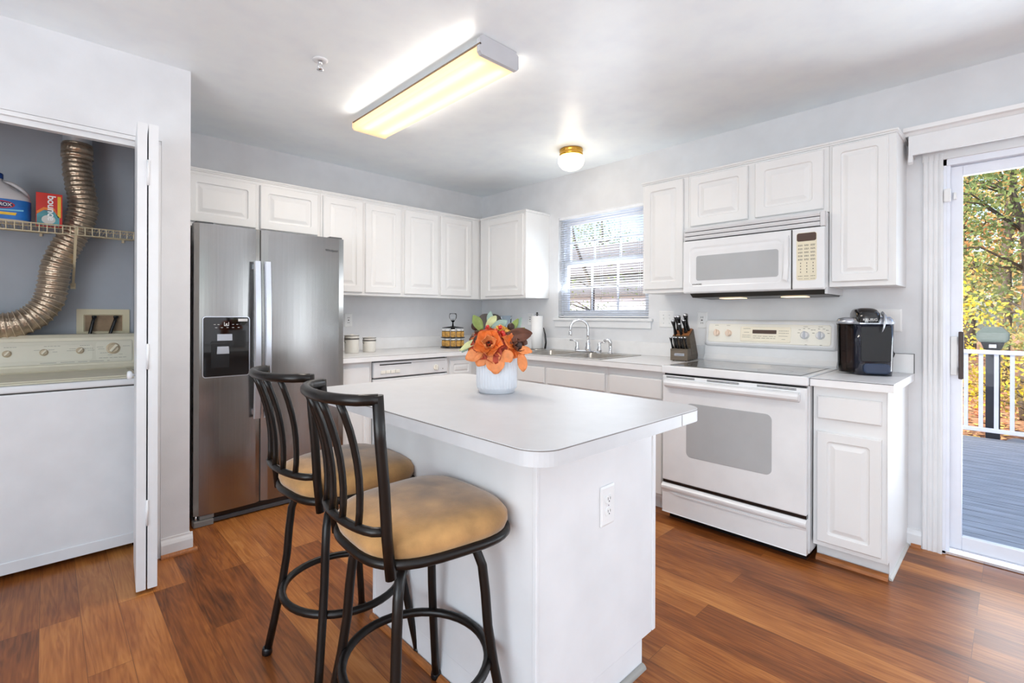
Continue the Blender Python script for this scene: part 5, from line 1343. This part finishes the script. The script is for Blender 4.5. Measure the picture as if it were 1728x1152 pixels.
for k in range(28): f = m.bm.faces.new((rings[0][k], rings[0][(k+1) % 28], rings[1][(k+1) % 28], rings[1][k])); f.smooth = True
lb_ = obj('label', m, BLUEP, t)
fr = FRA(jy-.0628)
m = M(); m.prism([(jx-.03+.058*math.cos(a), z0+.088+.020*math.sin(a)) for a in [2*PI*i/28 for i in range(28)]], .0, .001, fr); m.mi = 1
m.prism([(jx-.03+.052*math.cos(a), z0+.088+.015*math.sin(a)) for a in [2*PI*i/28 for i in range(28)]], .001, .0016, fr); m.mi = 2
m.prism([(jx-.06, z0+.036), (jx+.03, z0+.036), (jx+.035, z0+.05), (jx-.06, z0+.05)], 0, .001, fr); m.mi = 3; m.prism([(jx-.06, z0+.055), (jx+.06, z0+.06), (jx+.06, z0+.068), (jx-.06, z0+.062)], 0, .0008, fr)
obj('label_emblem', m, [REDT, NAVYT, YELC, mat('light_cyan', rgb(120, 190, 220), .4)], lb_)
text('lettering', 'CLOROX', .022, TA(jx-.030, jy-.0648, z0+.088), mat('marking_white', rgb(220, 220, 220), .5), lb_, bold=.0006)
# dryer sheet box
dx0, dx1, dy0, dy1, z0 = -3.438, -3.332, -.285, -.235, zs+.0055
t = thing('dryer_sheet_box', 'red and orange dryer sheet box standing on the wire shelf', 'box', ((dx0+dx1)/2, (dy0+dy1)/2, z0))
m = M(); m.box(dx0, dx1, dy0, dy1, z0, z0+.178, .001); bxo = obj('carton', m, REDP, t)
fr = FRA(dy0)
m = M(); m.prism([(dx0+.003, z0+.06), (dx0+.003, z0+.003), (dx1-.012, z0+.003), (dx1-.012, z0+.05), (dx0+.07, z0+.085), (dx0+.03, z0+.085)], .0002, .0006, fr); m.mi = 1
m.prism([(dx1-.020, z0+.05), (dx1-.006, z0+.05), (dx1-.006, z0+.165), (dx1-.020, z0+.165)], .0002, .0006, fr); m.mi = 2
m.prism([(dx0+.003, z0+.062), (dx0+.035, z0+.088), (dx0+.075, z0+.086), (dx1-.022, z0+.056), (dx1-.022, z0+.066), (dx0+.075, z0+.098), (dx0+.03, z0+.1), (dx0+.003, z0+.076)], .0002, .0006, fr); m.mi = 3
m.prism([(dx0+.05+.028*math.cos(a), z0+.035+.024*math.sin(a)) for a in [2*PI*i/20 for i in range(20)]], .0006, .0009, fr)
obj('carton_print', m, [TEAL, YELC, ORNG, mat('soft_white', rgb(220, 214, 208), .5)], bxo)
text('lettering', 'bounce', .046, Matrix.Translation(((dx0+dx1)/2+.008, dy0-.0014, z0+.098)) @ Matrix.Rotation(PI/2, 4, 'X') @ Matrix.Rotation(-PI/2, 4, 'Z'), mat('bright_white', rgb(250, 250, 250), .5), bxo, bold=.0010)

# ================================================================== OUTSIDE
m = M(); n_ = 34
for i in range(n_):
    x = .17+i*.126; m.box(x, x+.113, -8.2, -1.4, -.185, -.15)
m.box(.15, 4.46, -8.2, -1.4, -.30, -.19)
struct('deck', m, DECK)
t = thing('deck_railing', 'white vinyl railing along the far edge of the deck', 'railing', (4.4, -4.8, -.15))
m = M(); m.box(4.36, 4.44, -8.15, -1.5, .80, .845, .008); obj('top_rail', m, VINYL, t)
m = M(); m.box(4.375, 4.425, -8.15, -1.5, -.075, -.03, .006); obj('bottom_rail', m, VINYL, t)
y = -1.62; bal = None
while y > -8.1:
    if bal is None:
        m = M(); m.box(4.382, 4.418, y-.018, y+.018, -.03, .80); bal = obj('baluster', m, VINYL, t); y_first = y
    else:
        b2 = bal.copy(); COL.objects.link(b2); b2.parent = t; b2.location = (0, y-y_first, 0)
    y -= .121
for yy in (-1.52, -5.4, -8.12):
    m = M(); m.box(4.345, 4.455, yy-.055, yy+.055, -.15, .93, .004); m.prism([(4.335, .93), (4.465, .93), (4.40, .99)], yy-.06, yy+.06, lambda u, v, w_: (u, w_, v)); obj('post', m, VINYL, t)
# grill beyond the railing
gx, gy = 4.85, -3.64; GZ = -.62
t = thing('barbecue_grill', 'grey pedestal barbecue grill standing just beyond the deck railing', 'grill', (gx, gy, GZ))
m = M(); m.prism([(-.11, .925), (.11, .925), (.135, .965), (.135, 1.03), (.075, 1.10), (-.075, 1.10), (-.135, 1.03), (-.135, .965)], gx-.18, gx+.18, lambda u, v, w_: (w_, gy+u, v), .01); obj('lid', m, GRILLM, t)
m = M()
for k in range(5): m.box(gx-.184, gx-.180, gy-.11, gy+.11, .96+k*.016, .966+k*.016)
obj('lid_ribs', m, mat('rib_grey', rgb(140, 150, 146), .4), t)
m = M(); m.prism([(-.10, .925), (.10, .925), (.07, .84), (-.07, .84)], gx-.16, gx+.16, lambda u, v, w_: (w_, gy+u, v), .006); obj('firebox', m, BLACK, t)
m = M(); m.box(gx-.164, gx-.160, gy-.03, gy+.03, .86, .90); obj('badge', m, SILV, t)
m = M(); m.box(gx-.06, gx+.06, gy-.06, gy+.06, GZ, .85, .005); m.box(gx-.2, gx+.2, gy-.2, gy+.2, GZ-.1, GZ+.04, .01); obj('pedestal', m, mat('pedestal_dark', rgb(58, 62, 70), .5), t)
m = M(); m.sphere((gx+.0, gy-.20, GZ+.28), .14, (1, 1, 1.15)); obj('gas_tank', m, mat('tank_grey', rgb(160, 164, 170), .4), t)
# ground
m = M(); nx, ny = 40, 50; G = []
for i in range(nx+1):
    row = []
    for j in range(ny+1):
        x = .16+i*1.0; y = -24+j*1.0
        z = -.72+max(0, x-6)*.030+.10*noise.noise(Vector((x*.4, y*.4, 0)))
        row.append(m.bm.verts.new((x, y, z)))
    G.append(row)
for i in range(nx):
    for j in range(ny): f = m.bm.faces.new((G[i][j], G[i+1][j], G[i+1][j+1], G[i][j+1])); f.smooth = True
struct('ground', m, LITTER)
m = M(); r7 = random.Random(2)
for i in range(9000):
    x = r7.uniform(4.6, 22); y = r7.uniform(-9, 1)*(1 if x < 12 else 1.6); s_ = r7.uniform(.03, .07)
    z = -.72+max(0, x-6)*.030+.10*noise.noise(Vector((x*.4, y*.4, 0)))+.02
    a = r7.uniform(0, 6); c, q = math.cos(a)*s_, math.sin(a)*s_; h = r7.uniform(0, .03); m.mi = r7.randrange(3)
    m.quad([(x-c, y-q, z), (x+q, y-c, z+h), (x+c, y+q, z+.01), (x-q, y+c, z+h)])
o = obj('fallen_leaves', m, [mat('litter_tan', rgb(196, 150, 104), .8), mat('litter_rust', rgb(160, 92, 56), .8), mat('litter_yellow', rgb(214, 176, 92), .8)]); o['kind'] = 'stuff'; tag(o, 'fallen autumn leaves covering the ground beyond the deck', 'leaves')
def tree(label, x, y, h, lean, crown, fm, seed, leafs=2600, ls=.10, gz=None, trunk_r=.14, tip='trees beyond the deck'):
    r = random.Random(seed); gz = -.75+max(0, x-6)*.03 if gz is None else gz
    t = thing('tree', label, 'tree', (x, y, gz))
    m = M(); top = Vector((x+lean[0], y+lean[1], gz+h*.85)); base = Vector((x, y, gz-.1)); pts = []
    for i in range(9):
        f = i/8; pts.append(base.lerp(top, f)+Vector((r.uniform(-1, 1), r.uniform(-1, 1), 0))*.12*h/6*math.sin(PI*f))
    m.tube(pts, .1, 10, rad=[trunk_r*(1-.8*i/8) for i in range(9)]); 
    tips = []
    for b in range(22):
        k = r.randrange(2, 9); p = pts[k]; a = r.uniform(0, 6.28); L = crown*r.uniform(.5, 1.1)*(1.1-.45*k/8); q = p+Vector((math.cos(a)*L, math.sin(a)*L, r.uniform(-.05, .5)*L))
        mid = (p+q)/2+Vector((r.uniform(-.1, .1), r.uniform(-.1, .1), r.uniform(0, .25)))*L; r0 = trunk_r*.32*(1-.08*k)
        m.tube([p, mid, q], r0, 6, rad=[r0, r0*.6, r0*.15]); tips += [mid, q, (mid+q)/2]
        for s in range(2):
            e = q+Vector((r.uniform(-1, 1), r.uniform(-1, 1), r.uniform(-.4, .7)))*L*.45; m.tube([(mid+q)/2, e], r0*.3, 4, rad=[r0*.4, r0*.08]); tips.append(e)
    obj('trunk', m, BARK, t)
    m = M()
    for i in range(leafs):
        c = tips[r.randrange(len(tips))]; p = c+Vector((r.gauss(0, 1), r.gauss(0, 1), r.gauss(0, .8)))*crown*.20
        s_ = ls*r.uniform(.5, 1.2); u = Vector((r.uniform(-1, 1), r.uniform(-1, 1), r.uniform(-1, 1))).normalized(); v = u.orthogonal().normalized()
        m.quad([p-u*s_*.5, p+v*s_*.32, p+u*s_*.5, p-v*s_*.32])
    obj('foliage', m, fm, t); return t
tree('tree with bright yellow leaves just beyond the deck railing', 6.6, -3.20, 2.5, (.1, .2), .85, LF_YEL, 21, 1500, .075, trunk_r=.05)
tree('green leafy tree behind the yellow one, seen through the sliding door', 9.5, -4.0, 6.5, (.2, .2), 2.2, LF_GREEN, 22, 6000, .11, trunk_r=.13)
tree('orange autumn tree right of the green tree in the door view', 11.5, -6.2, 7.5, (-.3, .2), 2.4, LF_ORA, 23, 6000, .12, trunk_r=.15)
tree('tall mixed green and orange tree far behind the railing', 14, -3.6, 9, (.3, -.3), 2.8, LF_MIX, 24, 7000, .14, trunk_r=.17)
tree('far orange tree left of the barbecue grill', 17, -1.0, 9, (.3, -.3), 2.4, LF_ORA, 25, 5000, .15, trunk_r=.18)
tree('low orange and brown shrubby tree behind the grill', 8.0, -5.2, 3.4, (.1, .1), 1.3, LF_ORA, 26, 3500, .07, trunk_r=.07)
tree('distant green tree at the back of the wooded yard', 20, -7, 11, (.2, .2), 3.4, LF_MIX, 27, 6000, .18, trunk_r=.22)
tree('distant broad green tree farthest beyond the deck', 22, -2.6, 11, (.2, .2), 3.6, LF_GREEN, 28, 6000, .18, trunk_r=.22)
tree('low green bush-like tree at the foot of the yellow tree', 7.6, -4.2, 1.9, (.1, .1), .9, LF_MIX, 29, 2600, .06, trunk_r=.04)
tree('slim green tree near the railing, right of the yellow tree', 7.4, -6.6, 5.5, (.0, .2), 1.7, LF_GREEN, 30, 4500, .09, trunk_r=.09)
tree('dark leaning tree seen through the kitchen blind', 6.2, 2.2, 5.0, (.2, 1.6), 1.5, LF_GREEN, 31, 1500, .08, trunk_r=.10)
tree('green tree behind the neighbouring house on the left of the window', 24, 15.0, 10, (.2, .2), 3.2, LF_GREEN, 32, 4000, .18, trunk_r=.2)
tree('mixed autumn tree behind the neighbouring house on the right of the window', 24, 8.0, 9, (.2, .2), 3.0, LF_MIX, 33, 4000, .17, trunk_r=.2)
# neighbouring house seen through the kitchen window
t = thing('neighbour_house', 'grey and white neighbouring house seen through the kitchen blind', 'house', (14.5, 8, -.7))
m = M(); m.box(13.0, 19, 2.8, 15, -.8, 2.9); obj('upper_wall', m, SIDG, t)
m = M()
for k in range(16): m.prism([(11.2, -.8+k*.17), (11.18, -.8+k*.17), (11.2, -.8+(k+1)*.17)], 4.3, 10.5, lambda u, v, w_: (u, w_, v))
m.box(11.2, 13.0, 4.3, 10.5, -.8, 1.92); obj('porch_wall', m, SIDING, t)
m = M(); m.prism([(12.7, 2.85), (16, 4.4), (19.3, 2.85), (19.3, 2.95), (16, 4.55), (12.7, 2.98)], 2.5, 15.3, lambda u, v, w_: (u, w_, v)); m.prism([(11.0, 1.92), (13.0, 2.5), (13.0, 2.6), (11.0, 2.02)], 4.1, 10.7, lambda u, v, w_: (u, w_, v)); obj('roof', m, ROOF, t)
for (x, y0_, y1_, z0_, z1_) in ((11.17, 8.4, 9.2, .5, 1.35), (11.17, 5.4, 6.2, .5, 1.35), (12.97, 12.0, 12.9, .6, 1.9), (12.97, 3.3, 4.0, .6, 1.9)):
    m = M(); m.box(x-.03, x+.02, y0_-.08, y1_+.08, z0_-.08, z1_+.08); wf = obj('window', m, VINYL, t); m = M(); m.box(x-.045, x-.031, y0_, (y0_+y1_)/2-.03, z0_, z1_); m.box(x-.045, x-.031, (y0_+y1_)/2+.03, y1_, z0_, z1_); obj('window_pane', m, HWIN, wf)
